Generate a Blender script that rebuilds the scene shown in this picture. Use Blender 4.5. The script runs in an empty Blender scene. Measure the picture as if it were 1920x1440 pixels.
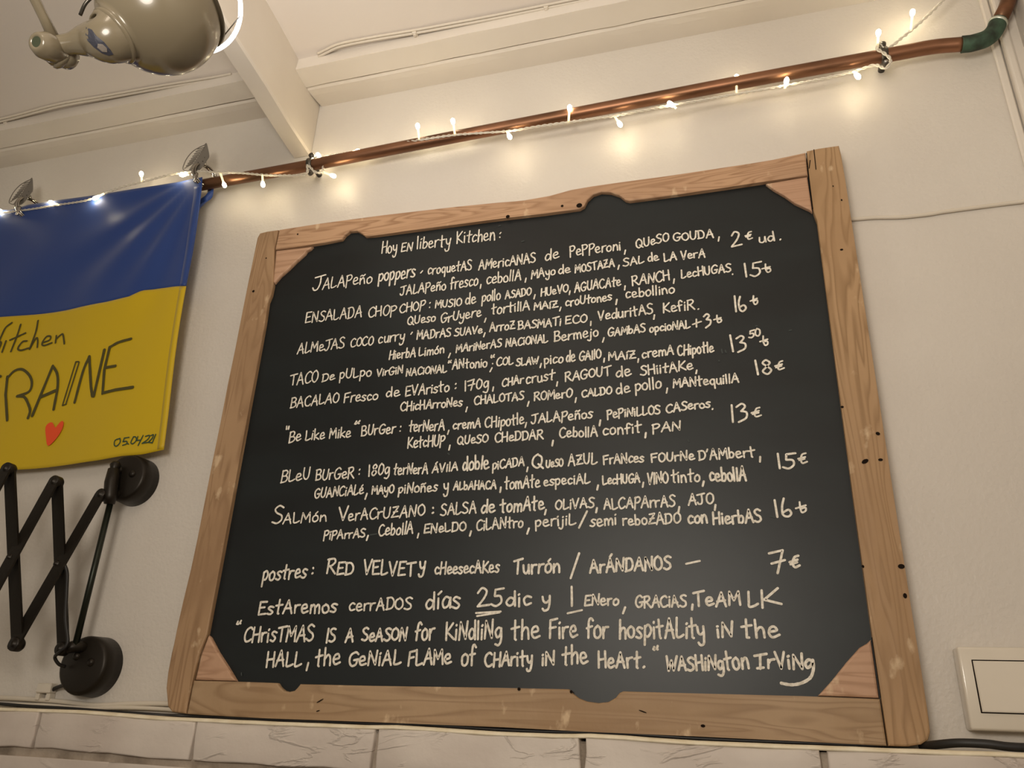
import bpy, bmesh, math, random
from mathutils import Vector, Matrix, noise
random.seed(7)
S = bpy.context.scene
COL = S.collection
# ------------------------------------------------------------------ camera
EYE = 1.5
MX = Matrix(((0.95969482, 0.07739752, 0.27017675), (0.27822032, -0.39757239, -0.87437386), (0.03974045, 0.91430073, -0.40308172)))
F = 1491.0
CAM = Vector((0, -1, EYE))
cd = bpy.data.cameras.new('camera'); cam = bpy.data.objects.new('camera', cd); COL.objects.link(cam)
cam.matrix_world = Matrix.Translation(CAM) @ MX.to_4x4()
cd.sensor_fit = 'HORIZONTAL'; cd.sensor_width = 36; cd.lens = 36 * F / 1920
cd.clip_start = 0.01; cd.clip_end = 50
S.camera = cam
# ------------------------------------------------------------------ world, lights, exposure
w = bpy.data.worlds.new('world'); S.world = w; w.use_nodes = True
w.node_tree.nodes['Background'].inputs[0].default_value = (1.0, 0.85, 0.66, 1)
w.node_tree.nodes['Background'].inputs[1].default_value = 0.21
def area(name, loc, target, size, energy, col):
    l = bpy.data.lights.new(name, 'AREA'); l.shape = 'DISK'; l.size = size; l.energy = energy; l.color = col
    o = bpy.data.objects.new(name, l); COL.objects.link(o); o.location = loc
    o.rotation_euler = (Vector(target) - Vector(loc)).to_track_quat('-Z', 'Y').to_euler()
    return o
area('uplight_fill', (-0.25, -1.5, EYE + 0.30), (-0.2, -0.75, EYE + 1.1), 0.5, 9.5, (1.0, 0.91, 0.79))  # unseen fill light added to brighten the ceiling and upper wall
area('overhead_fill', (-0.5, -1.25, EYE + 1.02), (-0.5, -0.35, EYE), 0.16, 0.45, (1.0, 0.84, 0.66))  # weak unseen light added overhead to catch the top edge of the bricks
S.view_settings.view_transform = 'Standard'; S.view_settings.look = 'None'
S.view_settings.gamma = 1; S.view_settings.use_curve_mapping = False
S.view_settings.exposure = 0.54

# ------------------------------------------------------------------ helpers
def at(px, py, y=0.0):
    """the point of the plane at depth y that the photograph shows at this pixel"""
    r = MX @ Vector((px - 960, 720 - py, -F))
    t = (y + 1.0) / r.y
    return CAM + r * t
def atz(px, py, z):
    r = MX @ Vector((px - 960, 720 - py, -F))
    return CAM + r * ((z - EYE) / r.z)
def empty(name, label, cat, loc=(0, 0, 0), group=None):
    o = bpy.data.objects.new(name, None); COL.objects.link(o); o.location = loc; o.empty_display_size = 0.02
    o['label'] = label; o['category'] = cat
    if group: o['group'] = group
    bpy.context.view_layer.update()
    return o
def link(name, me, mat, parent=None, smooth=False):
    o = bpy.data.objects.new(name, me); COL.objects.link(o)
    if mat: me.materials.append(mat)
    if smooth:
        for p in me.polygons: p.use_smooth = True
    if parent:
        o.parent = parent; o.matrix_parent_inverse = Matrix.Translation(parent.location).inverted()
        if parent.parent: o.matrix_parent_inverse = Matrix.Translation(parent.matrix_world.translation).inverted()
    return o
def build(name, bm, mat, parent=None, smooth=False):
    me = bpy.data.meshes.new(name)
    bmesh.ops.recalc_face_normals(bm, faces=bm.faces)
    bm.to_mesh(me); bm.free()
    return link(name, me, mat, parent, smooth)
def struct(name, bm, mat, smooth=False):
    o = build(name, bm, mat, None, smooth); o['kind'] = 'structure'; return o
def box(bm, a, b, bev=0.0, seg=1):
    vs = [bm.verts.new((x, y, z)) for x in (a[0], b[0]) for y in (a[1], b[1]) for z in (a[2], b[2])]
    fs = [bm.faces.new([vs[i] for i in q]) for q in ((0, 1, 3, 2), (4, 6, 7, 5), (0, 4, 5, 1), (2, 3, 7, 6), (0, 2, 6, 4), (1, 5, 7, 3))]
    if bev:
        es = {e for f_ in fs for e in f_.edges}
        bmesh.ops.bevel(bm, geom=list(es), offset=bev, segments=seg, affect='EDGES', profile=0.5)
def frame(d):
    d = d.normalized(); u = Vector((0, 0, 1)) if abs(d.z) < 0.9 else Vector((1, 0, 0))
    a = d.cross(u).normalized(); return a, d.cross(a).normalized()
def smooth_path(pts, n=6, closed=False):
    P = [Vector(p) for p in pts]
    if len(P) < 3: return P
    out = []; m = len(P)
    rng = range(m) if closed else range(m - 1)
    for i in rng:
        if closed: p0, p1, p2, p3 = P[i - 1], P[i], P[(i + 1) % m], P[(i + 2) % m]
        else:
            p1, p2 = P[i], P[i + 1]; p0 = P[i - 1] if i else p1 * 2 - p2; p3 = P[i + 2] if i + 2 < m else p2 * 2 - p1
        for k in range(n):
            t = k / n
            out.append(0.5 * ((2 * p1) + (p2 - p0) * t + (2 * p0 - 5 * p1 + 4 * p2 - p3) * t * t + (3 * p1 - p0 - 3 * p2 + p3) * t ** 3))
    if not closed: out.append(P[-1])
    return out
def tube(bm, pts, r, n=10, cap=True):
    """r: number or list of radii"""
    P = [Vector(p) for p in pts]; rings = []
    a, b = frame(P[1] - P[0])
    for i, p in enumerate(P):
        d = (P[min(i + 1, len(P) - 1)] - P[max(i - 1, 0)]).normalized()
        a = (a - d * a.dot(d)).normalized(); b = d.cross(a)
        rr = r[i] if isinstance(r, (list, tuple)) else r
        rings.append([bm.verts.new(p + (a * math.cos(2 * math.pi * k / n) + b * math.sin(2 * math.pi * k / n)) * rr) for k in range(n)])
    for i in range(len(rings) - 1):
        for k in range(n):
            bm.faces.new((rings[i][k], rings[i][(k + 1) % n], rings[i + 1][(k + 1) % n], rings[i + 1][k]))
    if cap:
        bm.faces.new(rings[0][::-1]); bm.faces.new(rings[-1])
def lathe(bm, org, axis, prof, n=32):
    """prof: list of (s along the axis, radius)"""
    axis = axis.normalized(); a, b = frame(axis); rings = []
    for s, r in prof:
        c = org + axis * s
        if r < 1e-6: rings.append([bm.verts.new(c)])
        else: rings.append([bm.verts.new(c + (a * math.cos(2 * math.pi * k / n) + b * math.sin(2 * math.pi * k / n)) * r) for k in range(n)])
    for i in range(len(rings) - 1):
        A, B = rings[i], rings[i + 1]
        for k in range(n):
            q = [A[k % len(A)], A[(k + 1) % n % len(A)], B[(k + 1) % n % len(B)], B[k % len(B)]]
            q = [v for j, v in enumerate(q) if v not in q[:j]]
            if len(q) > 2: bm.faces.new(q)
def torus(bm, c, axis, R, r, n=28, m=8, a0=0, a1=360):
    a, b = frame(axis); pts = []
    closed = a1 - a0 >= 360
    for k in range(n + (0 if closed else 1)):
        t = math.radians(a0 + (a1 - a0) * k / n)
        pts.append(c + (a * math.cos(t) + b * math.sin(t)) * R)
    if closed: pts += pts[:1]
    tube(bm, pts, r, m, cap=not closed)
def prism(bm, poly, y0, y1, bev=0.0, seg=2):
    """outline given as points (x, z); front face at y0, back at y1"""
    fr = [bm.verts.new((p[0], y0, p[1])) for p in poly]
    ff = bm.faces.new(fr)
    r = bmesh.ops.extrude_face_region(bm, geom=[ff])
    vs = [g for g in r['geom'] if isinstance(g, bmesh.types.BMVert)]
    for v in vs: v.co.y = y1
    if bev:
        es = [e for e in bm.edges if abs(e.verts[0].co.y - y0) < 1e-7 and abs(e.verts[1].co.y - y0) < 1e-7]
        bmesh.ops.bevel(bm, geom=es, offset=bev, segments=seg, affect='EDGES', profile=0.5, clamp_overlap=True)
def xz(pts, y=0.0): return [(v.x, v.z) for v in (at(p[0], p[1], y) for p in pts)]

# ------------------------------------------------------------------ materials
def lin(c): return tuple(((x / 255) / 12.92 if x / 255 <= 0.04045 else ((x / 255 + 0.055) / 1.055) ** 2.4) for x in c) + (1,)
def mat(name, col, rough=0.5, metal=0.0, spec=0.5, coat=0.0, emit=None, es=0.0, alpha=1.0, trans=0.0, sheen=0.0):
    m = bpy.data.materials.new(name); m.use_nodes = True; b = m.node_tree.nodes['Principled BSDF']
    b.inputs['Base Color'].default_value = lin(col); b.inputs['Roughness'].default_value = rough; b.inputs['Metallic'].default_value = metal
    b.inputs['Specular IOR Level'].default_value = spec; b.inputs['Coat Weight'].default_value = coat
    b.inputs['Transmission Weight'].default_value = trans; b.inputs['Sheen Weight'].default_value = sheen; b.inputs['Alpha'].default_value = alpha
    if emit: b.inputs['Emission Color'].default_value = tuple(emit) + (1,); b.inputs['Emission Strength'].default_value = es
    return m
def nd(m, t, **k):
    n = m.node_tree.nodes.new(t)
    for a, v in k.items():
        if a in n.inputs: n.inputs[a].default_value = v
        else: setattr(n, a, v)
    return n
def coords(m, scale=(1, 1, 1), rot=(0, 0, 0)):
    tc = nd(m, 'ShaderNodeTexCoord'); mp = nd(m, 'ShaderNodeMapping')
    mp.inputs['Scale'].default_value = scale; mp.inputs['Rotation'].default_value = rot
    m.node_tree.links.new(tc.outputs['Object'], mp.inputs[0]); return mp.outputs[0]
def vary(m, c1, c2, scale=3.0, detail=4, coord=None, lo=0.35, hi=0.65, distortion=0.0):
    L = m.node_tree.links; b = m.node_tree.nodes['Principled BSDF']
    n = nd(m, 'ShaderNodeTexNoise', Scale=scale, Detail=detail, Distortion=distortion); L.new(coord or coords(m), n.inputs['Vector'])
    r = nd(m, 'ShaderNodeValToRGB'); r.color_ramp.elements[0].position = lo; r.color_ramp.elements[1].position = hi
    r.color_ramp.elements[0].color = lin(c1); r.color_ramp.elements[1].color = lin(c2)
    L.new(n.outputs['Fac'], r.inputs[0]); L.new(r.outputs[0], b.inputs['Base Color']); return n, r
def bump(m, specs, dist=0.002, coord=None):
    """specs: list of (scale, detail, strength)"""
    L = m.node_tree.links; b = m.node_tree.nodes['Principled BSDF']; prev = None
    for sc, de, st in specs:
        n = nd(m, 'ShaderNodeTexNoise', Scale=sc, Detail=de); L.new(coord or coords(m), n.inputs['Vector'])
        bp = nd(m, 'ShaderNodeBump', Strength=st, Distance=dist); L.new(n.outputs['Fac'], bp.inputs['Height'])
        if prev: L.new(prev, bp.inputs['Normal'])
        prev = bp.outputs[0]
    L.new(prev, b.inputs['Normal'])

M_wall = mat('wall_paint', (216, 208, 196), 0.42, spec=0.45); vary(M_wall, (204, 197, 188), (214, 208, 199), 2.5, 5)
bump(M_wall, [(9, 3, 0.35), (190, 2, 0.28), (45, 4, 0.16)], 0.003)
M_wood_white = mat('white_painted_wood', (222, 215, 205), 0.4); vary(M_wood_white, (212, 204, 193), (225, 218, 208), 3, 5)
bump(M_wood_white, [(14, 4, 0.2), (90, 3, 0.08)], 0.002)
M_ceil = mat('ceiling_paint', (222, 214, 206), 0.5); bump(M_ceil, [(11, 4, 0.2), (120, 2, 0.08)], 0.002)
M_floor = mat('floor_wood', (110, 80, 55), 0.5); vary(M_floor, (92, 66, 44), (128, 95, 66), 6, 4, coords(M_floor, (8, 1, 1)))
M_brick = mat('painted_brick', (205, 194, 184), 0.55)
vary(M_brick, (192, 180, 170), (208, 198, 188), 8, 6)
def brick_bump():
    m = M_brick; L = m.node_tree.links; b = m.node_tree.nodes['Principled BSDF']
    co = coords(m, (9, 9, 34)); n1 = nd(m, 'ShaderNodeTexNoise', Scale=1.0, Detail=5, Distortion=0.8); L.new(co, n1.inputs['Vector'])
    # torn ridges: fold of the noise
    s = nd(m, 'ShaderNodeMath', operation='SUBTRACT'); s.inputs[1].default_value = 0.5; L.new(n1.outputs['Fac'], s.inputs[0])
    a = nd(m, 'ShaderNodeMath', operation='ABSOLUTE'); L.new(s.outputs[0], a.inputs[0])
    mr = nd(m, 'ShaderNodeMapRange'); mr.inputs['From Max'].default_value = 0.035; L.new(a.outputs[0], mr.inputs[0])
    inv = nd(m, 'ShaderNodeMath', operation='SUBTRACT'); inv.inputs[0].default_value = 1.0; L.new(mr.outputs[0], inv.inputs[1])
    n0 = nd(m, 'ShaderNodeTexNoise', Scale=14.0, Detail=2); L.new(coords(m), n0.inputs['Vector'])
    mr2 = nd(m, 'ShaderNodeMapRange'); mr2.inputs['From Min'].default_value = 0.5; mr2.inputs['From Max'].default_value = 0.62; L.new(n0.outputs['Fac'], mr2.inputs[0])
    mu = nd(m, 'ShaderNodeMath', operation='MULTIPLY'); L.new(inv.outputs[0], mu.inputs[0]); L.new(mr2.outputs[0], mu.inputs[1])
    b1 = nd(m, 'ShaderNodeBump', Strength=0.5, Distance=0.004); L.new(mu.outputs[0], b1.inputs['Height'])
    n2 = nd(m, 'ShaderNodeTexNoise', Scale=120.0, Detail=3); L.new(coords(m), n2.inputs['Vector'])
    b2 = nd(m, 'ShaderNodeBump', Strength=0.2, Distance=0.002); L.new(n2.outputs['Fac'], b2.inputs['Height']); L.new(b1.outputs[0], b2.inputs['Normal'])
    L.new(b2.outputs[0], b.inputs['Normal'])
brick_bump()
M_mortar = mat('mortar', (150, 138, 124), 0.8); vary(M_mortar, (124, 112, 98), (166, 153, 138), 26, 5, None, 0.36, 0.62)
bump(M_mortar, [(140, 4, 0.5), (30, 3, 0.4)], 0.004)
def wood(name, along, c1, c2, c3, seed=0.0):
    """along: 'x' or 'z' - the direction of the grain"""
    m = mat(name, c2, 0.55, spec=0.35); L = m.node_tree.links; b = m.node_tree.nodes['Principled BSDF']
    sc = (1.6, 12, 15) if along == 'x' else (15, 12, 1.6)
    tc = nd(m, 'ShaderNodeTexCoord'); mp = nd(m, 'ShaderNodeMapping'); mp.inputs['Scale'].default_value = sc; mp.inputs['Location'].default_value = (seed, seed * 0.7, seed * 1.3)
    L.new(tc.outputs['Object'], mp.inputs[0])
    n = nd(m, 'ShaderNodeTexNoise', Scale=1.0, Detail=3, Distortion=0.5); L.new(mp.outputs[0], n.inputs['Vector'])
    mul = nd(m, 'ShaderNodeMath', operation='MULTIPLY'); mul.inputs[1].default_value = 20.0; L.new(n.outputs['Fac'], mul.inputs[0])
    fr = nd(m, 'ShaderNodeMath', operation='FRACT'); L.new(mul.outputs[0], fr.inputs[0])
    r = nd(m, 'ShaderNodeValToRGB'); e = r.color_ramp.elements
    e[0].position = 0.0; e[0].color = lin(c1); e[1].position = 0.4; e[1].color = lin(c2)
    x = e.new(0.8); x.color = lin(c2); x = e.new(1.0); x.color = lin(c1)
    L.new(fr.outputs[0], r.inputs[0])
    # large soft patches, pale wear
    n2 = nd(m, 'ShaderNodeTexNoise', Scale=5.0, Detail=5); L.new(coords(m), n2.inputs['Vector'])
    mr = nd(m, 'ShaderNodeMapRange'); mr.inputs['From Min'].default_value = 0.4; mr.inputs['From Max'].default_value = 0.72; L.new(n2.outputs['Fac'], mr.inputs[0])
    mx = nd(m, 'ShaderNodeMix', data_type='RGBA'); L.new(mr.outputs[0], mx.inputs['Factor']); L.new(r.outputs[0], mx.inputs[6]); mx.inputs[7].default_value = lin(c3)
    # scratches
    n3 = nd(m, 'ShaderNodeTexNoise', Scale=38.0, Detail=6); L.new(coords(m, (1, 1, 0.6)), n3.inputs['Vector'])
    mr3 = nd(m, 'ShaderNodeMapRange'); mr3.inputs['From Min'].default_value = 0.62; mr3.inputs['From Max'].default_value = 0.7; mr3.inputs['To Max'].default_value = 0.5; L.new(n3.outputs['Fac'], mr3.inputs[0])
    mx3 = nd(m, 'ShaderNodeMix', data_type='RGBA'); L.new(mr3.outputs[0], mx3.inputs['Factor']); L.new(mx.outputs[2], mx3.inputs[6]); mx3.inputs[7].default_value = lin((226, 202, 168))
    L.new(mx3.outputs[2], b.inputs['Base Color'])
    bp = nd(m, 'ShaderNodeBump', Strength=0.22, Distance=0.001); L.new(fr.outputs[0], bp.inputs['Height'])
    bp2 = nd(m, 'ShaderNodeBump', Strength=0.6, Distance=0.002); L.new(n3.outputs['Fac'], bp2.inputs['Height']); L.new(bp.outputs[0], bp2.inputs['Normal'])
    L.new(bp2.outputs[0], b.inputs['Normal'])
    return m
M_wl = wood('pine_left', 'z', (142, 112, 82), (168, 137, 104), (148, 118, 88), 3.1)
M_wr = wood('pine_right', 'z', (142, 112, 78), (172, 140, 104), (154, 122, 88), 9.4)
M_wt = wood('pine_top', 'x', (152, 116, 86), (186, 150, 118), (168, 134, 106), 5.2)
M_wb = wood('pine_bottom', 'x', (146, 120, 92), (166, 140, 110), (146, 117, 84), 1.7)
M_wc = wood('pine_corner', 'x', (164, 128, 100), (188, 152, 124), (176, 138, 112), 7.7)
M_slate = mat('slate_paint', (40, 43, 42), 0.42, spec=0.4)
vary(M_slate, (11, 16, 18), (19, 26, 28), 5, 6, coords(M_slate, (1, 1, 2.5)))
bump(M_slate, [(60, 4, 0.06)], 0.001)
M_chalk = mat('chalk', (226, 220, 208), 0.85, spec=0.1); vary(M_chalk, (205, 198, 184), (240, 234, 222), 260, 3)
M_dust = mat('chalk_dust', (72, 77, 76), 0.9, spec=0.1)
M_dark = mat('hole_dark', (28, 20, 14), 0.9, spec=0.1)
M_copper = mat('copper', (140, 100, 76), 0.4, metal=0.8); vary(M_copper, (98, 70, 50), (150, 106, 80), 7, 5, coords(M_copper, (1, 4, 4)))
M_verdi = mat('verdigris', (62, 92, 74), 0.6, metal=0.25); vary(M_verdi, (40, 50, 40), (66, 92, 74), 60, 5)
M_solder = mat('solder', (196, 200, 186), 0.4, metal=0.6)
M_steel = mat('dark_steel', (92, 88, 82), 0.35, metal=0.9)
M_chrome = mat('chrome', (178, 174, 168), 0.16, metal=1.0)
M_leaf = mat('satin_silver', (140, 136, 130), 0.35, metal=0.6)
M_wire = mat('clear_wire', (232, 226, 212), 0.18, spec=0.8, coat=0.5, alpha=0.62)
M_ledstem = mat('led_stem', (255, 240, 200), 0.15, spec=0.7, alpha=0.7, emit=(1.0, 0.82, 0.45), es=0.7)
M_led = mat('led_tip', (255, 246, 220), 0.2, emit=(1.0, 0.90, 0.66), es=22)
M_blue = mat('blue_satin', (26, 58, 124), 0.5, spec=0.4, sheen=0.2)
M_yellow = mat('yellow_satin', (196, 166, 12), 0.5, spec=0.4, sheen=0.1)
M_ink = mat('marker_ink', (72, 66, 22), 0.6)
M_green_ink = mat('green_ink', (38, 66, 46), 0.6)
M_red = mat('red_heart', (228, 78, 30), 0.6)
M_lamp = mat('beige_enamel', (128, 118, 98), 0.24, spec=0.5, coat=0.3)
M_lamp_rim = mat('rim_dark', (84, 76, 62), 0.3, metal=0.4)
M_ring = mat('ring_light', (255, 255, 255), 0.4, emit=(0.93, 0.96, 1.0), es=3.0)
M_diff = mat('frosted_cover', (150, 147, 142), 0.5)
M_black = mat('black_iron', (38, 33, 27), 0.4, metal=0.5, spec=0.4); bump(M_black, [(160, 3, 0.2)], 0.001)
M_rod = mat('dark_green_rod', (38, 42, 34), 0.35, metal=0.6)
M_rubber = mat('black_cable', (22, 20, 19), 0.5)
M_plastic = mat('ivory_plastic', (214, 205, 190), 0.2, spec=0.5, coat=0.3)
M_cord = mat('painted_cord', (212, 203, 188), 0.5)
M_green_hole = mat('green_socket', (62, 70, 52), 0.5)
M_sticker = mat('sticker_slate', (64, 66, 78), 0.5); M_sticker2 = mat('sticker_grey', (138, 130, 122), 0.5)

# ------------------------------------------------------------------ room shell
YW = 0.03                                            # the plaster wall
X0, X1 = -2.3, 0.44
ZC = EYE + 1.117                                     # ceiling boards
ZS = EYE + 1.0905                                    # soffit along the wall
bm = bmesh.new(); box(bm, (X0, YW, 0), (X1 + 0.1, YW + 0.12, ZC + 0.06)); struct('wall_back', bm, M_wall)
bm = bmesh.new(); box(bm, (X1, -3.0, 0), (X1 + 0.12, YW, ZC + 0.06)); struct('wall_right', bm, M_wall)
bm = bmesh.new(); box(bm, (X0, -3.0, ZC), (X1, YW, ZC + 0.06)); struct('ceiling', bm, M_ceil)
bm = bmesh.new(); box(bm, (X0, -3.0, -0.05), (X1 + 0.12, YW + 0.12, 0)); struct('floor', bm, M_floor)
# soffit boards on either side of the beam: inner board, outer board, a fillet at the wall
xb = lambda y: -0.7325 - 0.092 * (y - 0.03)          # right face of the beam (it runs slightly askew)
def soffit(n, xa, xe):
    bm = bmesh.new()
    prof = [(-0.070, ZC), (-0.073, ZS - 0.001), (-0.0285, ZS - 0.0005)]
    prof2 = [(-0.0255, ZC), (-0.0255, ZS + 0.002), (-0.020, ZS - 0.0005), (-0.006, ZS + 0.0005), (YW, ZS + 0.006), (YW, ZC)]
    for pr in (prof + [(-0.0285, ZC)], prof2):
        nx = 24; rows = []
        for i in range(nx + 1):
            x = xa + (xe - xa) * i / nx
            rows.append([bm.verts.new((x, y + (random.uniform(-1, 1) * 0.0007 if z < ZC - 1e-4 and y < YW else 0), z + (random.uniform(-1, 1) * 0.0006 if z < ZC - 1e-4 and y < YW else 0))) for y, z in pr])
        k = len(pr)
        for i in range(nx):
            for j in range(k - 1): bm.faces.new((rows[i][j], rows[i][j + 1], rows[i + 1][j + 1], rows[i + 1][j]))
        bm.faces.new(rows[0]); bm.faces.new(rows[-1][::-1])
    struct('trim_%d' % n, bm, M_wood_white)
soffit(1, -0.728, X1); soffit(2, X0, -0.775)
# beam
bm = bmesh.new()
ZB = EYE + 0.9785
sec = [(xb(YW) - 0.036, xb(-2.6) - 0.036), (xb(YW), xb(-2.6))]
ny = 30; rows = []
for i in range(ny + 1):
    y = YW - 0.001 + (-2.6 - YW) * i / ny; j = lambda: random.uniform(-1, 1) * 0.0009
    xr = xb(y) + j(); xl = xb(y) - 0.036 + j(); zb = ZB + j()
    rows.append([bm.verts.new(p) for p in ((xl, y, ZC), (xl, y, zb + 0.003), (xl + 0.002, y, zb), (xr - 0.003, y, zb), (xr, y, zb + 0.004), (xr, y, ZC))])
for i in range(ny):
    for k in range(5): bm.faces.new((rows[i][k], rows[i][k + 1], rows[i + 1][k + 1], rows[i + 1][k]))
bm.faces.new(rows[0]); bm.faces.new(rows[-1][::-1])
struct('trim_3', bm, M_wood_white)
# corner mouldings
bm = bmesh.new()
box(bm, (0.401, YW - 0.007, 0.05), (0.4115, YW, ZS), 0.002); box(bm, (0.413, YW - 0.016, 0.05), (0.424, YW, ZS), 0.003, 2)
box(bm, (0.4255, YW - 0.010, 0.05), (X1, YW, ZS), 0.002)
struct('trim_4', bm, M_wood_white)

# ------------------------------------------------------------------ painted brick ledge
YB = -0.05
edge = [at(px, py, YB) for px, py in ((0, 1326), (150, 1331), (300, 1343), (500, 1352), (695, 1359.5), (730, 1358.5), (940, 1372), (1060, 1376), (1100, 1374.5), (1170, 1379), (1300, 1388), (1420, 1393), (1550, 1398), (1740, 1405), (1920, 1411))]
def ztop(x):
    for a, b in zip(edge, edge[1:]):
        if x <= b.x or b is edge[-1]:
            t = (x - a.x) / (b.x - a.x); return a.z + (b.z - a.z) * max(-1.0, min(1.3, t))
bm = bmesh.new()
zt = min(e.z for e in edge) - 0.006
box(bm, (X0, YB + 0.008, 0), (X1, YW, zt), 0.002)
ledge = struct('wall_ledge', bm, M_mortar)
jx = [at(p, q, YB).x for p, q in ((67, 1370), (362, 1385), (694, 1402), (1098, 1410), (1545, 1420))]
pitch = (jx[-1] - jx[0]) / 4; BH = 0.0445
def brick(xa, xe, zt0, zt1, h, seed, top=False):
    bm = bmesh.new(); nx, nz = 8, 3
    g = []
    for i in range(nx + 1):
        col = []
        x = xa + (xe - xa) * i / nx
        zt_ = (ztop(x) - 0.0046 + 0.0005 * math.sin(i * 2.1 + seed)) if top else zt0 + (zt1 - zt0) * i / nx
        for j in range(nz + 1):
            z = zt_ - h * j / nz + (0.0008 * math.sin(i * 1.7 + seed * 3) if j == nz else 0)
            xx = x + (random.uniform(-1, 1) * 0.0012 if i in (0, nx) else 0)
            yy = YB + noise.noise(Vector((xx * 12, z * 30, seed))) * 0.0035
            if top and j == 0: yy += 0.0
            col.append(bm.verts.new((xx, yy, z)))
        g.append(col)
    for i in range(nx):
        for j in range(nz): bm.faces.new((g[i][j], g[i + 1][j], g[i + 1][j + 1], g[i][j + 1]))
    bd = [e for e in bm.edges if e.is_boundary]
    r = bmesh.ops.extrude_edge_only(bm, edges=bd)
    back = YW - 0.001 if top else YB + 0.02
    for v in [q for q in r['geom'] if isinstance(q, bmesh.types.BMVert)]: v.co.y = back
    bmesh.ops.bevel(bm, geom=bd, offset=0.0022 if top else 0.002, segments=2, affect='EDGES', profile=0.5)
    me_o = build('brick', bm, M_brick, ledge, smooth=True)
    return me_o
for i in range(-4, 9):
    a = jx[0] + pitch * i; b = a + pitch
    if b < X0 or a > X1 - 0.03: continue
    w2 = 0.0018 + (0.0014 if i >= 2 else 0)
    brick(max(a + w2, X0), min(b - w2, X1 - 0.001), 0, 0, BH, i * 1.37, top=True)
for row in (1, 2):
    for i in range(-5, 9):
        off = 0.5 + 0.02 * (i % 3) if row % 2 else 0.03
        a = jx[0] + pitch * (i + off) + 0.004; b = a + pitch - 0.008
        if b < X0 or a > X1 - 0.03: continue
        a = max(a, X0); b = min(b, X1 - 0.001)
        dz = BH * row + 0.0145 * row
        brick(a, b, ztop(a) - dz, ztop(b) - dz, BH, row * 7 + i * 2.3)

# mortar bead added along the brick tops, pale to paint in their lit edge
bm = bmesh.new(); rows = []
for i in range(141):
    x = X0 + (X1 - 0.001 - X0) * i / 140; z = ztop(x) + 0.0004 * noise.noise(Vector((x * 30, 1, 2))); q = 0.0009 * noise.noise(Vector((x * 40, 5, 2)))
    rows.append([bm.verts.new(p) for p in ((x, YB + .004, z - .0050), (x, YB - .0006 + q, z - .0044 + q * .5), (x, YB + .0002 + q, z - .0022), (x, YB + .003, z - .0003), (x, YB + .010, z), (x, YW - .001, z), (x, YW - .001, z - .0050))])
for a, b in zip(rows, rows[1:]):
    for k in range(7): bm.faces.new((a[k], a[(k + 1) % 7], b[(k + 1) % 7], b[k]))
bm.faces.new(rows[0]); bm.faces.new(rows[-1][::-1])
M_bead = mat('bead_lit_edge', (232, 220, 192), 0.5); vary(M_bead, (218, 204, 174), (236, 226, 202), 40, 4)
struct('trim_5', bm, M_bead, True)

# ------------------------------------------------------------------ chalkboard
board = empty('chalkboard', 'large blackboard menu with white handwriting in a knobbly pine frame, standing on the brick ledge', 'chalkboard', (at(1030, 1360).x, 0.015, EYE))
TH = YW - 0.0005
def plank(name, px, m, y0=0.0, y1=None, bev=0.0022):
    pts = xz(px); bm = bmesh.new(); prism(bm, pts, y0, TH if y1 is None else y1, bev, 2)
    return build(name, bm, m, board)
plank('left_stile', [(521.5, 430.5), (500, 433.5), (487, 437), (482, 446), (466, 528), (455, 583), (441, 655), (427, 722), (413, 795), (398, 868), (386, 930), (371, 1007), (358, 1068), (343, 1130), (332, 1180), (321, 1225), (314, 1262), (311, 1290), (314, 1325), (322, 1335), (348, 1338.5), (361, 1276), (372, 1228), (387.5, 1190), (411, 1068), (441, 905), (470, 748), (496, 607), (502, 566), (508, 552), (511.5, 534), (514, 467.5)], M_wl)
plank('right_stile', [(1512.5, 284), (1535, 279), (1573, 273.5), (1577, 290), (1584, 335), (1608, 492), (1640, 700), (1676, 935), (1708, 1140), (1728, 1265), (1741, 1345), (1744, 1372), (1740, 1388), (1727, 1396), (1702, 1400), (1665.5, 1399), (1652.5, 1310), (1636, 1198), (1600, 935), (1560, 632), (1532, 415), (1525.5, 398), (1517, 328)], M_wr, -0.0015)
plank('top_rail', [(523, 430), (600, 419), (720, 403), (850, 388), (930, 380), (985, 374), (1030, 366), (1070, 355), (1110, 348), (1160, 342), (1250, 330), (1350, 315), (1450, 298), (1510.5, 285), (1515, 327.5), (1434, 340), (1300, 360), (1180, 376), (1172, 374), (1162, 366), (1145, 360), (1127, 359), (1112, 364), (1101, 374), (1095, 386), (1086, 391), (1020, 400), (950, 408), (850, 421), (760, 433), (700, 441), (684, 442), (676, 436), (668, 432), (655, 433), (646, 440), (640, 448), (610, 454), (585, 458), (515.5, 467)], M_wt, 0.0005)
plank('bottom_rail', [(362.5, 1276), (442, 1278), (519, 1280.5), (524, 1288), (532, 1295), (541, 1297), (551, 1295), (557, 1289), (562, 1282.5), (700, 1286), (900, 1289), (1066, 1292), (1072, 1299), (1085, 1309), (1100, 1315), (1122, 1318), (1140, 1316), (1154, 1308), (1161, 1299), (1168, 1296), (1300, 1300), (1500, 1305), (1650.5, 1310.5), (1663.5, 1399), (1500, 1390), (1300, 1380.5), (1100, 1372), (940, 1363.5), (700, 1354), (500, 1347), (349.5, 1339)], M_wb, 0.0005)
plank('corner_block', [(516, 469), (585, 460.5), (580, 466), (573, 470), (570, 475), (552, 491), (540, 503), (524, 517), (513, 530), (510.5, 527)], M_wc, 0.0015, 0.02, 0.003)
plank('corner_block', [(1436, 343), (1514, 330), (1523.5, 396), (1518, 392), (1490, 379), (1472, 366), (1451, 354)], M_wc, 0.0015, 0.02, 0.003)
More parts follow.
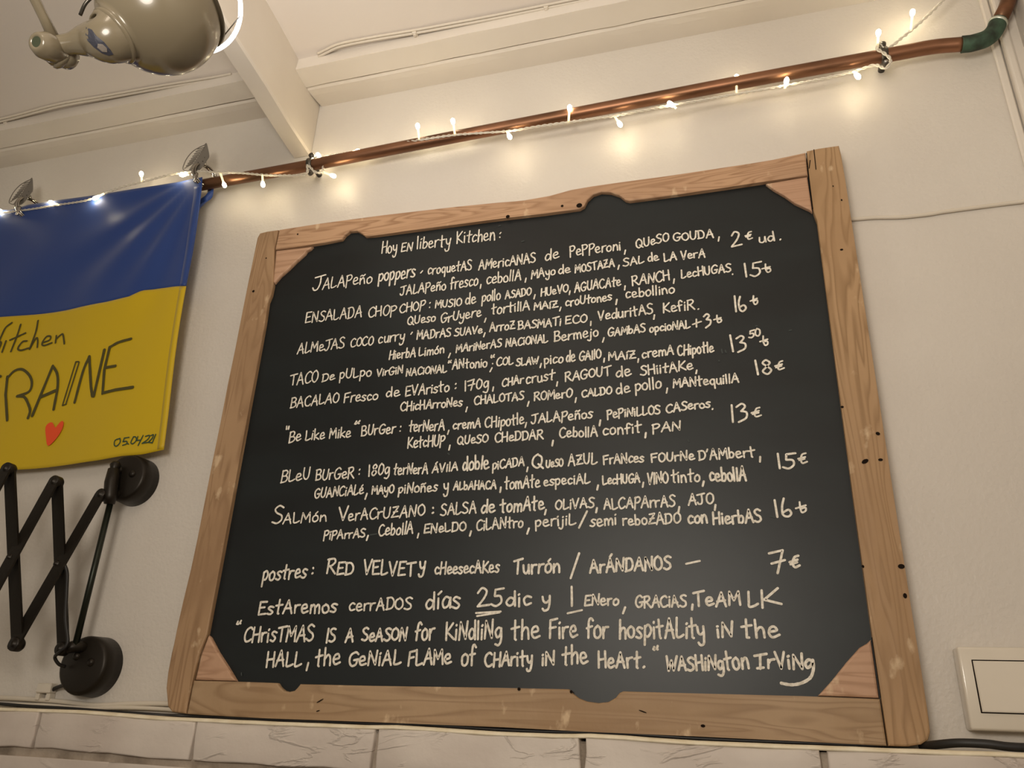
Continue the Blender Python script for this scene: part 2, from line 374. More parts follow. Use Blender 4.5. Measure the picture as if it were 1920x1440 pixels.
plank('corner_block', [(389, 1191), (393, 1195), (407, 1222), (425, 1250), (441, 1277), (364, 1275), (375, 1228)], M_wc, 0.0015, 0.02, 0.003)
plank('corner_block', [(1633.5, 1199), (1649, 1309), (1534, 1304.5), (1560, 1276), (1588, 1241), (1612, 1214), (1626, 1206)], M_wc, 0.0015, 0.02, 0.003)
YS = 0.0075
bm = bmesh.new(); prism(bm, xz([(480, 445), (1548, 300), (1690, 1360), (332, 1310)]), YS, YS + 0.008)
build('slate_panel', bm, M_slate, board)
# worm holes, nail holes and splits of the frame
def blot(px, py, r, y=0.0, sx=1.0, ang=0.0):
    bm = bmesh.new()
    c = at(px, py, y - 0.0004); n = 10; vs = []
    for k in range(n):
        t = 2 * math.pi * k / n; u, v = math.cos(t) * r * sx, math.sin(t) * r
        vs.append(bm.verts.new((c.x + u * math.cos(ang) - v * math.sin(ang), c.y, c.z + u * math.sin(ang) + v * math.cos(ang))))
    bm.faces.new(vs); build('nail_hole', bm, M_dark, board)
for a in ((952, 406, .0032), (1054, 386, .0022), (1086, 385, .0042, 0, 1.1), (475, 546, .0024), (499, 484, .0014), (558, 439, .0016), (1562, 349, .0015, -.0015, .5), (1578, 375, .0018, -.0015, .6), (1578, 468, .0015, -.0015, 1.4),
          (1622, 865, .0026, -.0015, 1.7, .5), (1646, 813, .0022, -.0015, 1.2, -.6), (1651, 862, .0018, -.0015, 1.5), (1690, 1062, .0028, -.0015, 1.3), (1697, 1117, .003, -.0015, .7), (1579, 763, .0016, -.0015, 1.2), (1618, 1062, .0018, -.0015, .8, .3),
          (600, 1314, .0008, 0, 7, .5), (1318, 1361, .0016, 0, 1.6), (973, 1292, .002), (1071, 1297, .0018, 0, 1), (1205, 1334, .0007, 0, 7, -.3), (596, 1333, .0007, 0, 4, .3)):
    blot(*a)
for a, b, y in (((1526, 280), (1530, 318), -.0015), ((1519, 300), (1517, 316), -.0015), ((1635, 1195), (1652, 1308), .001), ((1512, 287), (1524, 392), .001)):
    A, B = at(*a, y - 0.0006), at(*b, y - 0.0006); w_ = .0006
    bm = bmesh.new(); bm.faces.new([bm.verts.new(p) for p in (A + Vector((-w_, 0, 0)), A + Vector((w_, 0, 0)), B + Vector((w_, 0, 0)), B + Vector((-w_, 0, 0)))])
    build('joint_gap', bm, M_dark, board)

# ---- handwriting: an own stroke alphabet (x, height in hundredths); ~ marks a curved stroke
G = {
'A': (56, '2,0 28,100 54,0|10,36 48,40'), 'B': (48, '6,0 6,98|~3,94 30,100 42,80 30,56 8,52|~8,52 36,50 47,26 32,4 3,0'),
'C': (50, '~50,84 34,98 10,76 3,38 16,4 36,2 52,16'), 'D': (52, '8,0 7,96|~1,92 34,94 50,58 40,14 3,0'),
'E': (46, '45,98 6,95 4,2 46,8|5,50 36,54'), 'F': (46, '6,0 6,92 48,99|6,50 38,55'),
'G': (54, '~52,84 34,99 9,76 4,32 20,1 44,10 51,42|30,42 56,45'), 'H': (52, '5,0 6,100|48,0 47,100|6,48 48,54'),
'I': (14, '6,0 7,98'), 'Î': (56, '28,4 30,94|0,88 62,100|14,6 44,8'), 'J': (50, '~32,94 34,42 26,4 10,0 0,16|2,88 54,100'),
'K': (50, '5,0 5,100|46,96 8,46 52,4'), 'L': (44, '~4,98 4,40 6,3 24,2 44,14'), 'M': (62, '4,0 8,95 30,34 54,96 60,0'),
'N': (54, '4,0 7,95 46,4 50,100'), 'O': (52, '~28,98 7,76 5,28 27,2 49,28 48,74 28,98'), 'P': (46, '6,-16 7,94|~3,90 34,97 45,74 30,48 8,44'),
'Q': (58, '~28,98 7,76 5,28 27,2 49,28 48,74 28,98|34,28 60,-4'), 'R': (52, '6,0 6,94|~2,92 34,98 43,76 28,54 8,48|18,50 53,1'),
'S': (46, '~45,88 26,99 7,82 18,58 38,42 42,16 22,0 0,10'), 'T': (52, '27,0 27,92|0,88 56,100'), 'U': (50, '~5,98 4,30 22,2 41,20 46,98'),
'V': (50, '2,98 24,0 49,100'), 'W': (74, '2,98 18,0 36,68 52,0 73,98'), 'Z': (50, '6,90 44,94 4,4 52,8|12,48 40,52'),
'a': (42, '~37,54 18,61 4,34 14,2 30,14 37,50|38,58 42,2'), 'b': (42, '5,100 6,4|~6,40 24,58 39,34 28,4 6,4'),
'c': (38, '~37,52 20,61 4,36 14,3 38,12'), 'd': (44, '~37,46 18,56 4,28 15,2 32,14 38,42|39,100 42,0'),
'e': (42, '~6,30 34,38 27,60 10,55 4,26 16,2 43,12'), 'f': (36, '~38,88 24,100 13,82 13,0|1,50 32,56'),
'g': (42, '~38,54 20,61 5,36 16,6 33,20 38,52|~38,58 40,-10 28,-40 6,-32'), 'h': (42, '5,100 6,0|~6,34 22,58 35,46 38,0'),
'i': (14, '7,56 7,0|6,78 8,82'), 'j': (20, '~14,56 14,-14 4,-32 -8,-22|14,78 15,82'), 'k': (42, '5,100 6,0|38,58 8,28 44,2'),
'l': (14, '7,100 7,0'), 'm': (62, '5,58 6,0|~6,36 18,60 30,44 32,0|~32,36 46,60 56,44 59,0'), 'n': (44, '5,58 6,0|~6,34 22,60 36,44 40,0'),
'o': (42, '~22,60 5,44 6,12 22,0 38,16 37,46 22,60'), 'p': (42, '6,58 6,-38|~4,50 26,62 40,38 26,6 6,10'),
'q': (44, '~37,54 20,60 5,34 18,4 35,20|38,58 39,-38'), 'r': (34, '5,58 6,0|~6,34 16,56 35,60'),
's': (36, '~35,54 18,62 6,48 18,34 32,18 20,1 0,8'), 't': (38, '18,100 18,4 24,0|1,58 40,66'), 'u': (42, '~5,58 6,16 20,1 35,18 37,58|37,58 40,0'),
'v': (38, '2,58 17,0 36,62'), 'w': (56, '2,58 14,0 28,44 40,0 55,62'), 'y': (42, '~4,60 8,28 22,16 36,30|~38,62 37,10 30,-34 12,-42 4,-26'),
'z': (42, '4,58 36,60 4,2 44,6'), '0': (46, '~24,98 7,76 6,26 24,2 42,28 42,76 24,98'), '1': (16, '6,100 9,0'),
'2': (48, '~5,76 22,100 40,84 32,48 4,4|4,4 52,8'), '3': (46, '~2,86 26,100 40,84 22,58|~22,58 46,46 42,16 8,-2'),
'4': (46, '12,96 6,46 42,52|38,98 26,0'), '5': (46, '50,100 16,94 14,58|~14,58 38,54 42,22 22,0 0,10'), '6': (46, '~18,100 6,56 8,12 26,0 43,18 34,40 10,28'),
'7': (56, '0,88 50,98 28,0|8,46 54,52'), '8': (46, '~38,84 22,98 8,78 24,54 41,26 24,0 6,22 22,50 38,74 38,84'),
'9': (42, '~36,70 20,98 6,70 22,50 36,72|36,90 30,0'), '€': (44, '~40,92 22,84 14,40 20,8 44,16|0,52 36,60|4,36 32,42'),
'₺': (44, '~20,98 18,44 26,6 42,16 40,44 20,40|0,50 42,62'),
',': (14, '9,12 3,-24'), '.': (12, '5,3 7,7'), ':': (14, '6,14 7,19|7,52 8,57'), ';': (16, '10,10 2,-26|12,48 12,52'), '/': (46, '2,0 44,100'),
'-': (60, '0,0 60,8'), '"': (24, '4,100 6,78|18,100 16,78'), '“': (24, '6,100 2,82 7,78|20,102 14,84 19,80'), "'": (10, '8,100 2,78'), '+': (44, '22,0 21,96|0,42 46,54'),
}
def glyph(c):
    acc = {'á': 'a', 'é': 'e', 'í': 'ı', 'ó': 'o', 'Á': 'A', 'Ó': 'O', 'Í': 'I', 'É': 'E', 'ñ': 'n'}
    if c in acc:
        b = acc[c]; wd, s = (14, '7,56 7,0') if b == 'ı' else G[b]
        top = 112 if c.isupper() else 74
        if c == 'ñ': return wd, s + '|~%d,%d %d,%d %d,%d %d,%d' % (6, top + 2, 16, top + 12, 26, top + 4, 38, top + 16)
        return wd, s + '|%d,%d %d,%d' % (wd / 2 - 2, top, wd / 2 + 10, top + 16)
    return G[c]
LIFT = 0
def ribbon(bm, pts, w_, surf, seed):
    """pts: (x, z) points of one stroke; surf(x, z) gives the y of the writing"""
    P = [Vector((p[0], p[1])) for p in pts]
    if len(P) < 2: return
    Q = [P[0]]
    for p in P[1:]:
        if (p - Q[-1]).length > w_ * 0.12: Q.append(p)
    if len(Q) < 2: Q.append(Q[0] + Vector((w_ * 0.2, 0)))
    P = Q; n = len(P); Lf = []; Rt = []
    global LIFT
    LIFT = (LIFT + 1) % 40; lift = [LIFT * 1.2e-5]
    mk = lambda v: bm.verts.new((v.x, surf(v.x, v.y) - lift[0], v.y))
    for i, p in enumerate(P):
        d1 = (P[i] - P[i - 1]).normalized() if i else (P[1] - P[0]).normalized()
        d2 = (P[i + 1] - P[i]).normalized() if i < n - 1 else d1
        d = (d1 + d2); d = d.normalized() if d.length > 0.3 else d2
        nr = Vector((-d.y, d.x)); hw = w_ * 0.5 * (1 + 0.16 * noise.noise(Vector((i * 0.6, seed, 3))))
        if 0 < i < n - 1 and d1.dot(d2) < 0.6:
            n1 = Vector((-d1.y, d1.x)); n2 = Vector((-d2.y, d2.x))
            Lf.append(mk(p + n1 * hw)); Rt.append(mk(p - n1 * hw)); Lf.append(None); Rt.append(None)
            Lf.append(mk(p + n2 * hw)); Rt.append(mk(p - n2 * hw))
        else: Lf.append(mk(p + nr * hw)); Rt.append(mk(p - nr * hw))
        if i == 0 or i == n - 1 or d1.dot(d2) < 0.75:        # round cap or round corner
            LIFT = (LIFT + 1) % 40; keep = lift[0]; lift[0] = LIFT * 1.2e-5 + 5e-6
            vs = [mk(p + Vector((math.cos(t), math.sin(t))) * hw) for t in [2 * math.pi * k / 10 for k in range(10)]]
            bm.faces.new(vs); lift[0] = keep
    for i in range(len(Lf) - 1):
        if Lf[i] and Lf[i + 1]: bm.faces.new((Lf[i], Lf[i + 1], Rt[i + 1], Rt[i]))
def put_word(bm, txt, x0, y0, x1, y1, h, surf, plane_y, sw, jit=1.0, slant=0.0):
    A, B = at(x0, y0, plane_y), at(x1, y1, plane_y); top = at(x0, y0 - h, plane_y)
    H = (top.z - A.z); gs = [glyph(c) for c in txt]; gap = 9
    tot = sum(g[0] for g in gs) + gap * (len(gs) - 1)
    L = B.x - A.x; sx = L / tot; cur = 0.0
    for c, (wd, s) in zip(txt, gs):
        dz = random.uniform(-1, 1) * H * 0.035 * jit; sc = 1 + random.uniform(-1, 1) * 0.06 * jit; sh = slant + random.uniform(-1, 1) * 0.05 * jit
        for k, st in enumerate(s.split('|')):
            cv = st[0] == '~'
            pts = [tuple(float(v) for v in q.split(',')) for q in st.lstrip('~').split()]
            pts = [(px + random.uniform(-1, 1) * 1.6 * jit, pz + random.uniform(-1, 1) * 1.8 * jit) for px, pz in pts]
            if cv: pts = [(v.x, v.y) for v in smooth_path([(p[0], p[1], 0) for p in pts], 5)]
            out = []
            for gx, gz in pts:
                X = A.x + (cur + gx) * sx + gz / 100 * H * sh
                base = A.z + (B.z - A.z) * ((cur + gx) / tot)
                out.append((X, base + dz + gz / 100 * H * sc))
            ribbon(bm, out, sw, surf, cur + k * 7 + x0)
        cur += wd + gap
YT = YS - 0.0006
LINES = [
 [('Hoy',715,476,744,472,22),('EN',752,472,773,470,16),('liberty',781,467,844,461,22),('Kitchen',856,457,928,450,22),(':',934,449,941,447,20)],
 [('J',586,545,604,542,27),('ALAPeño',604,543,697,530,20),('poppers',709,528,778,520,24),("'",786,525,791,524,16),('croquetAS',802,515,884,506,18),('AMericANAS',897,506,1004,492,18),('de',1021,489,1048,483,19),('PePPeroni',1068,480,1164,469,18),(',',1170,472,1175,471,20),('QUeSO',1193,466,1254,451,16),('GOUDA',1263,452,1338,446,15),(',',1346,448,1350,447,20),('2',1371,464,1390,461,29),('€',1398,451,1411,449,16),('ud',1423,456,1453,451,18),('.',1461,451,1465,450,18)],
 [('JALAPeño',750,554,836,543,17),('fresco',844,543,896,535,22),(',',900,536,903,535,20),('cebollA',912,533,977,525,20),(',',984,525,988,524,20),('MAyo',996,523,1041,515,16),('de',1047,514,1069,511,16),('MOSTAZA',1078,512,1152,500,15),(',',1158,500,1162,499,20),('SAL',1169,500,1207,492,14),('de',1215,491,1235,489,16),('LA',1245,491,1269,487,15),('VerA',1277,486,1322,482,15)],
 [('ENSALADA',572,606,678,594,20),('CHOP',690,595,742,591,19),('CHOP',749,587,796,580,17),(':',803,580,808,579,20),('MUSlO',816,578,865,573,14),('de',872,572,892,569,20),('pollo',903,566,938,562,20),('ASADO',947,560,996,553,14),(',',1001,556,1004,555,18),('HUeVO',1014,556,1065,547,15),(',',1067,548,1070,547,18),('AGUACAte',1077,548,1164,535,17),(',',1170,539,1174,538,20),('RANCH',1185,536,1256,525,19),(',',1262,526,1266,525,20),('LecHUGAS',1277,522,1371,509,16),('.',1372,515,1376,514,16),('15',1396,520,1427,518,25),('₺',1430,513,1445,511,18)],
 [('QUeso',764,610,816,602,16),('GrUyere',826,606,902,593,18),(',',908,599,912,598,20),('tortillA',921,590,993,581,18),('MAíZ',1001,582,1046,576,14),(',',1049,579,1053,578,18),('croUtones',1060,575,1147,563,16),(',',1154,566,1158,565,24),('cebollino',1173,560,1265,549,18)],
 [('ALMeJAS',557,664,645,652,19),('COCO',657,651,699,647,16),('curry',709,644,758,638,19),("'",768,640,772,639,16),('MADrAS',781,637,845,630,16),('SUAVe',852,631,904,624,14),(',',907,627,911,626,18),('ArroZ',918,622,965,617,16),('BASMATi',971,618,1052,610,15),('ECO',1060,608,1101,604,15),(',',1106,606,1110,605,20),('VeduritAS',1121,601,1224,588,18),(',',1225,594,1228,593,18),('KefiR',1243,587,1302,580,19),('.',1308,581,1311,580,18),('16',1377,584,1400,582,28),('₺',1407,574,1421,571,17)],
 [('HierbA',729,674,779,669,17),('Limón',785,668,833,662,16),(',',841,666,846,665,20),('MAriNerAS',855,661,940,650,15),('NACiONAL',948,650,1027,642,15),('Bermejo',1039,640,1122,631,18),(',',1129,637,1134,636,20),('GAMbAS',1140,631,1210,622,15),('opcioNAL',1218,623,1294,615,15),('+',1299,615,1314,611,15),('3',1321,615,1333,612,24),('₺',1339,607,1353,605,14)],
 [('TACO',543,722,595,717,21),('De',603,716,627,712,15),('pULpo',636,710,696,705,18),('VirGiN',706,706,755,700,14),('NACiONAL',761,705,837,698,14),('“',838,696,845,695,20),('ANtonio',848,692,913,688,17),(';',919,692,924,691,20),('“',918,688,927,687,20),('COL',931,687,962,683,15),('SLAW',968,686,1010,682,14),(',',1012,684,1016,683,18),('pico',1020,684,1056,679,18),('de',1061,679,1078,677,21),('GAllO',1086,677,1127,672,17),(',',1131,675,1135,674,18),('MAíZ',1141,676,1192,672,15),(',',1195,676,1199,675,18),('cremA',1204,672,1263,664,17),('CHipotle',1271,667,1338,660,19),('13',1371,660,1398,658,30),('50',1404,634,1426,629,14),('₺',1426,650,1441,648,18)],
 [('BACALAO',544,765,635,754,19),('Fresco',644,755,708,749,18),('de',723,746,749,742,19),('EVAristo',760,743,842,733,18),(':',851,732,857,731,20),('170g',870,734,916,726,20),(',',923,729,927,728,20),('CHAr',941,725,981,718,15),('crust',986,720,1039,712,19),(',',1043,719,1047,718,20),('RAGOUT',1059,716,1145,703,17),('de',1155,708,1183,704,20),('SHiitAKe',1201,704,1299,693,18),(',',1304,697,1308,696,16),('18',1418,703,1449,700,26),('€',1454,696,1470,693,17)],
 [('CHicHArroNes',751,771,866,761,16),(',',873,766,877,765,22),('CHALOTAS',889,759,982,749,15),(',',989,756,993,755,22),('ROMerO',1001,752,1073,744,16),(',',1078,749,1082,748,22),('CALDO',1091,745,1147,739,14),('de',1155,739,1181,735,19),('pollo',1191,733,1240,728,21),(',',1249,732,1253,731,22),('MANtequillA',1262,727,1385,717,17)],
 [('"',531,826,540,825,24),('Be',541,830,564,826,20),('Like',572,826,608,823,19),('Mike',617,822,657,820,19),('“',661,815,672,814,24),('BUrGer',677,817,741,812,18),(':',747,812,753,811,20),('terNerA',766,810,833,807,20),(',',839,810,843,809,20),('cremA',849,805,901,801,17),('CHipotle',909,802,982,795,20),(',',984,797,988,796,22),('JALAPeños',996,794,1111,784,18),(',',1123,792,1127,791,24),('PePiNiLLOS',1138,784,1238,776,16),('CASeros',1249,774,1332,763,16),('.',1334,768,1338,767,16),('13',1371,791,1401,788,32),('€',1410,785,1427,782,20)],
 [('KetcHUP',764,841,833,835,20),(',',841,839,845,838,22),('QUeSO',857,834,915,829,16),('CHeDDAR',928,829,1018,823,17),(',',1034,829,1039,828,24),('CebollA',1049,821,1120,818,19),('confit',1130,816,1202,811,20),(',',1209,815,1213,814,24),('PAN',1223,812,1277,806,17)],
 [('BLeU',526,905,580,898,22),('BUrGeR',591,901,663,896,20),(':',670,893,676,892,22),('180g',690,893,730,888,21),('terNerA',737,890,802,888,19),('ÁVilA',810,887,858,882,16),('doble',867,882,916,879,25),('piCADA',923,880,983,873,17),(',',987,879,991,878,22),('Q',997,879,1018,878,26),('UeSO',1024,877,1056,874,14),('AZUL',1065,873,1119,869,20),('FrANces',1131,871,1207,866,18),('FOUrNe',1221,867,1302,862,17),("D'AMbert",1310,863,1415,856,19),(',',1423,861,1428,860,26),('15',1457,878,1491,877,29),('€',1498,871,1514,869,22)],
 [('GUANCiALé',589,935,681,926,18),(',',684,930,689,929,24),('MAyO',697,927,738,924,16),('piNoñes',746,925,820,921,18),('y',831,921,841,920,22),('ALbAHACA',850,919,930,916,15),(',',937,917,941,916,24),('tomAte',946,918,1012,913,22),('especiAL',1019,911,1106,906,18),(',',1119,914,1123,913,24),('LecHUGA',1130,909,1200,904,17),(',',1204,908,1208,907,22),('VINO',1214,909,1253,905,20),('tinto',1259,905,1313,903,22),(',',1317,907,1321,906,24),('cebollA',1331,902,1399,902,25)],
 [('S',510,983,529,981,32),('ALMón',530,982,612,977,19),('V',634,977,652,975,27),('erACrUZANO',652,976,796,967,21),(':',808,966,815,965,24),('SALSA',826,967,893,961,21),('de',901,963,928,959,25),('tomAte',938,961,1020,955,24),(',',1021,960,1026,959,24),('OLiVAS',1041,956,1114,951,19),(',',1117,956,1121,955,24),('ALCAPArrAS',1132,955,1266,949,20),(',',1271,954,1276,953,24),('AJO',1291,947,1338,944,20),(',',1339,951,1343,950,24),('16',1454,970,1486,968,34),('₺',1493,964,1512,961,22)],
 [('PiPArrAS',606,1012,684,1007,16),(',',687,1008,692,1007,24),('CebollA',710,1005,774,1000,22),(',',782,1004,787,1003,22),('ENeLDO',795,1000,873,995,17),(',',880,1000,885,999,24),('CiLANtro',893,995,981,988,20),(',',988,994,993,993,26),('perijiL',1003,988,1079,983,20),('/',1085,989,1101,986,28),('semi',1107,988,1156,983,21),('reboZADO',1167,985,1276,981,20),('con',1290,982,1327,980,23),('HierbAS',1337,983,1428,979,23)],
 [('postres',491,1089,574,1083,27),(':',582,1080,589,1079,26),('R',611,1075,628,1076,28),('ED',631,1077,662,1077,23),('VELVET',681,1077,777,1079,26),('y',785,1070,797,1069,26),('cHeesecAKes',815,1077,936,1073,22),('Turrón',962,1077,1050,1073,27),('/',1070,1083,1086,1080,46),('ArÁNDANOS',1106,1074,1258,1068,25),('-',1286,1057,1312,1053,18),('7',1443,1076,1473,1073,46),('€',1482,1067,1500,1064,26)],
 [('EstAremos',484,1152,631,1148,25),('cerrADOS',654,1146,771,1142,22),('días',797,1142,862,1141,33),('25',894,1138,941,1135,33),('-',893,1149,938,1148,22),('-',894,1155,936,1150,22),('dic',948,1137,996,1135,28),('y',1016,1134,1032,1132,26),('1',1067,1136,1077,1135,35),('-',1065,1150,1091,1146,22),('ENero',1096,1136,1160,1134,20),(',',1167,1144,1174,1143,26),('GRACiAS',1192,1139,1287,1138,22),(',',1296,1138,1301,1137,24),('TeAM',1301,1137,1389,1135,26),('L',1403,1138,1422,1135,30),('K',1427,1140,1463,1134,32)],
 [('“',440,1190,449,1189,26),('CHrisTMAS',456,1204,587,1201,28),('IS',611,1205,628,1203,26),('A',647,1204,662,1203,26),('SeASON',678,1202,762,1201,24),('for',777,1202,814,1199,34),('KiNdliNg',835,1201,940,1197,33),('the',958,1199,1012,1197,35),('Fire',1029,1197,1082,1196,36),('for',1099,1197,1141,1195,36),('hospitALity',1161,1197,1322,1195,35),('iN',1344,1195,1375,1194,27),('the',1392,1196,1462,1194,34)],
 [('HALL',498,1251,564,1248,28),(',',574,1249,580,1248,34),('the',590,1249,637,1246,32),('GeNiAL',653,1249,751,1246,26),('FLAMe',764,1248,845,1244,28),('of',865,1248,891,1247,37),('CHArity',909,1250,998,1247,27),('iN',1015,1247,1040,1246,25),('the',1054,1246,1102,1244,34),('HeArt',1121,1252,1200,1252,30),('.',1205,1252,1210,1251,26),('“',1224,1240,1236,1239,28),('WASHiNg',1249,1257,1357,1256,26),('ton',1359,1257,1405,1254,34),('ÎrViN',1415,1254,1507,1254,29)],
]
flat = lambda x, z: YT
for i, ln in enumerate(LINES):
    bm = bmesh.new()
    for q, wd in enumerate(ln):
        sw = 0.0023 + (0.0004 if wd[5] > 22 else 0) + (0.0002 if i > 15 else 0)
        put_word(bm, *wd, flat, YT, sw)
        nxt = ln[q + 1] if q + 1 < len(ln) else None
        if i == 19 and nxt is None:                  # the last g with its long sweeping tail
            g1 = [(1523, 1240), (1516, 1237), (1510, 1244), (1514, 1252), (1521, 1247), (1524, 1238), (1525, 1255), (1519, 1271), (1502, 1281), (1483, 1284), (1465, 1281)]
            P3 = smooth_path([at(a, b, YT) for a, b in g1], 6)
            ribbon(bm, [(p.x, p.z) for p in P3], 0.0034, flat, 5)
        # punctuation and split-off capitals stay with their word
        if nxt and ((nxt[0] in ",.:;'“-" and nxt[1] - wd[3] < 14) or nxt[1] - wd[3] <= 5): continue
        build('chalk_word', bm, M_chalk, board); bm = bmesh.new()
    bm.free()
# wiped remains of older chalk
bm = bmesh.new()
for a, b in (((935, 424), (938, 423)), ((978, 453), (982, 452)), ((1353, 655), (1354, 662)), ((1360, 657), (1361, 661)), ((1348, 676), (1348, 677)), ((1480, 620), (1483, 619)), ((453, 1262), (453, 1266)), ((694, 1003), (706, 1001)), ((1417, 611), (1419, 611)), ((1290, 825), (1291, 828)), ((1000, 690), (1001, 691)), ((840, 850), (842, 852)), ((1444, 968), (1452, 970))):
    A, B = at(*a, YT), at(*b, YT); ribbon(bm, [(A.x, A.z), ((A.x + B.x) / 2, (A.z + B.z) / 2), (B.x + .0004, B.z)], 0.0018, flat, 2)
build('chalk_smudges', bm, M_dust, board)

# ------------------------------------------------------------------ copper pipe
RP = 0.0105
pz = [(-2.25, 0.905), (-1.6, 0.915), (-0.9245, 0.9249), (-0.82, 0.9262), (-0.7053, 0.928), (-0.503, 0.9345), (-0.2, 0.942), (0.0528, 0.948), (0.25, 0.9505), (0.315, 0.9515)]
def pipez(x):
    for a, b in zip(pz, pz[1:]):
        if x <= b[0] or b is pz[-1]: return EYE + a[1] + (b[1] - a[1]) * (x - a[0]) / (b[0] - a[0])
pipe = empty('copper_pipe', 'long copper heating pipe crossing the white wall above the blackboard', 'pipe', (-0.3, 0, pipez(-0.3)))
P = [Vector((x, 0, EYE + z)) for x, z in pz]
bm = bmesh.new(); tube(bm, smooth_path(P + [at(1806, 83, 0)], 5), RP, 20); build('pipe_run', bm, M_copper, pipe, True)
e0 = P[-1]; e1 = at(1838, 79, 0); e2 = at(1873, 62, 0); e3 = at(1886, 15, 0)
bm = bmesh.new(); elb = [at(1803, 83.5, 0), at(1812, 82.5, 0), at(1823, 81, 0), at(1848, 73, 0), at(1863, 60, 0), at(1873, 40, 0)]
tube(bm, smooth_path(elb, 5), RP + 0.0016, 20); o = build('elbow', bm, M_verdi, pipe, True); o['label'] = 'green tarnished elbow'
bm = bmesh.new(); up = e3 + (e3 - at(1873, 40, 0)) * 3; up.z = ZS
tube(bm, [at(1872, 42, 0), e3, up], RP, 20); build('riser', bm, M_copper, pipe, True)
bm = bmesh.new(); d = (at(1873, 40, 0) - at(1863, 60, 0)).normalized()
tube(bm, [at(1870, 46, 0), at(1870, 46, 0) + d * 0.004], RP + 0.0026, 20); o = build('solder_joint', bm, M_solder, pipe, True)
def bracket(px):
    x = at(px, 318 if px < 900 else 105, 0).x; c = Vector((x, 0, pipez(x)))
    bm = bmesh.new(); X = Vector((1, 0, 0))
    lathe(bm, c - X * 0.0045, X, [(0, RP + .0002), (0, RP + 0.0028), (0.009, RP + 0.0028), (0.009, RP + .0002)], 24)
    for s in (1, -1):
        k = c + Vector((0, -0.002, s * (RP + 0.0065)))
        lathe(bm, k + Vector((0, -0.006, 0)), Vector((0, 1, 0)), [(0, 0), (0, 0.0048), (0.010, 0.0056), (0.012, 0)], 14)
    tube(bm, [c + Vector((0, RP, 0)), Vector((x, YW - 0.0003, c.z))], 0.005, 12)
    b = build('bracket', bm, M_steel, pipe, True)
    bm = bmesh.new(); k = c + Vector((0, -0.0088, -(RP + 0.0065)))
    lathe(bm, k, Vector((0, 1, 0)), [(0, 0), (0.0, 0.0028), (0.0026, 0.0034)], 12); build('screw', bm, M_chrome, b, True)
bracket(583); bracket(1657)

# ------------------------------------------------------------------ string lights
sl = empty('string_lights', 'clear cable of warm fairy lights wound along the copper pipe', 'string lights', (-0.3, -0.01, pipez(-0.3)))
def wp(px, py, y): return at(px, py, y)
wire = [(-90, 418, -.018), (0, 400, -.018), (60, 392, -.016), (110, 384, -.016), (160, 376, -.017), (195, 363, -.018), (230, 350, -.018), (266, 341, -.016), (305, 331, -.018), (340, 324, -.02), (375, 321, -.022), (410, 323, -.022), (450, 324, -.018), (495, 328, -.014), (535, 329, -.014), (573, 327, -.014), (577, 310, -.018), (590, 322, -.020), (600, 324, -.014), (606, 318, -.006), (604, 300, 0.006), (612, 293, 0.010), (640, 288, 0.012), (671, 284, .008), (730, 272, -.004), (786, 263, -.010), (853, 253, -.013), (950, 246, -.016), (1010, 237, -.016), (1066, 229, -.014), (1150, 217, -.015), (1200, 208, -.014), (1256, 198, -.011), (1320, 187, -.006), (1381, 176, -.003), (1475, 160, -.004), (1540, 148, -.004), (1600, 134, -.004), (1640, 122, -.006), (1660, 128, -.013), (1670, 112, -.018), (1655, 98, -.018), (1645, 92, -.014), (1648, 84, -.008), (1665, 90, -.004), (1690, 72, -.002), (1720, 47, -.002), (1747, 22, -.004), (1775, -6, -.006), (1830, -60, -.006)]
WP = smooth_path([wp(*q) for q in wire], 14)
bmA = bmesh.new()
for s in (0, 1):                                     # two twisted strands
    pts = []; a = s * math.pi; acc = 0
    for i, p in enumerate(WP):
        d = (WP[min(i + 1, len(WP) - 1)] - WP[max(i - 1, 0)]).normalized(); u, v = frame(d)
        if i: acc += (p - WP[i - 1]).length
        t = a + acc / 0.010 * 2 * math.pi * 0.5
        pts.append(p + (u * math.cos(t) + v * math.sin(t)) * 0.0013)
    tube(bmA, pts, 0.0013, 6)
build('twisted_wire', bmA, M_wire, sl, True)
leds = [(0, 396, -8, 402, -.02), (95, 379, 110, 384, -.018), (178, 372, 195, 363, -.022), (265, 325, 266, 341, -.016), (341, 328, 348, 326, -.024), (421, 348, 413, 324, -.018), (493, 347, 492, 329, -.016), (596, 290, 606, 299, 0.0), (626, 330, 603, 322, -.004), (671, 283, 680, 284, -.002), (783, 235, 786, 262, -.010), (849, 226, 853, 252, -.013), (956, 257, 950, 246, -.016), (1068, 201, 1066, 229, -.014), (1163, 234, 1152, 217, -.006), (1256, 194, 1262, 197, -.018), (1381, 144, 1381, 175, -.003), (1475, 150, 1472, 161, -.018), (1609, 144, 1600, 134, -.008), (1647, 60, 1645, 92, -.008), (1711, 22, 1708, 56, -.004)]
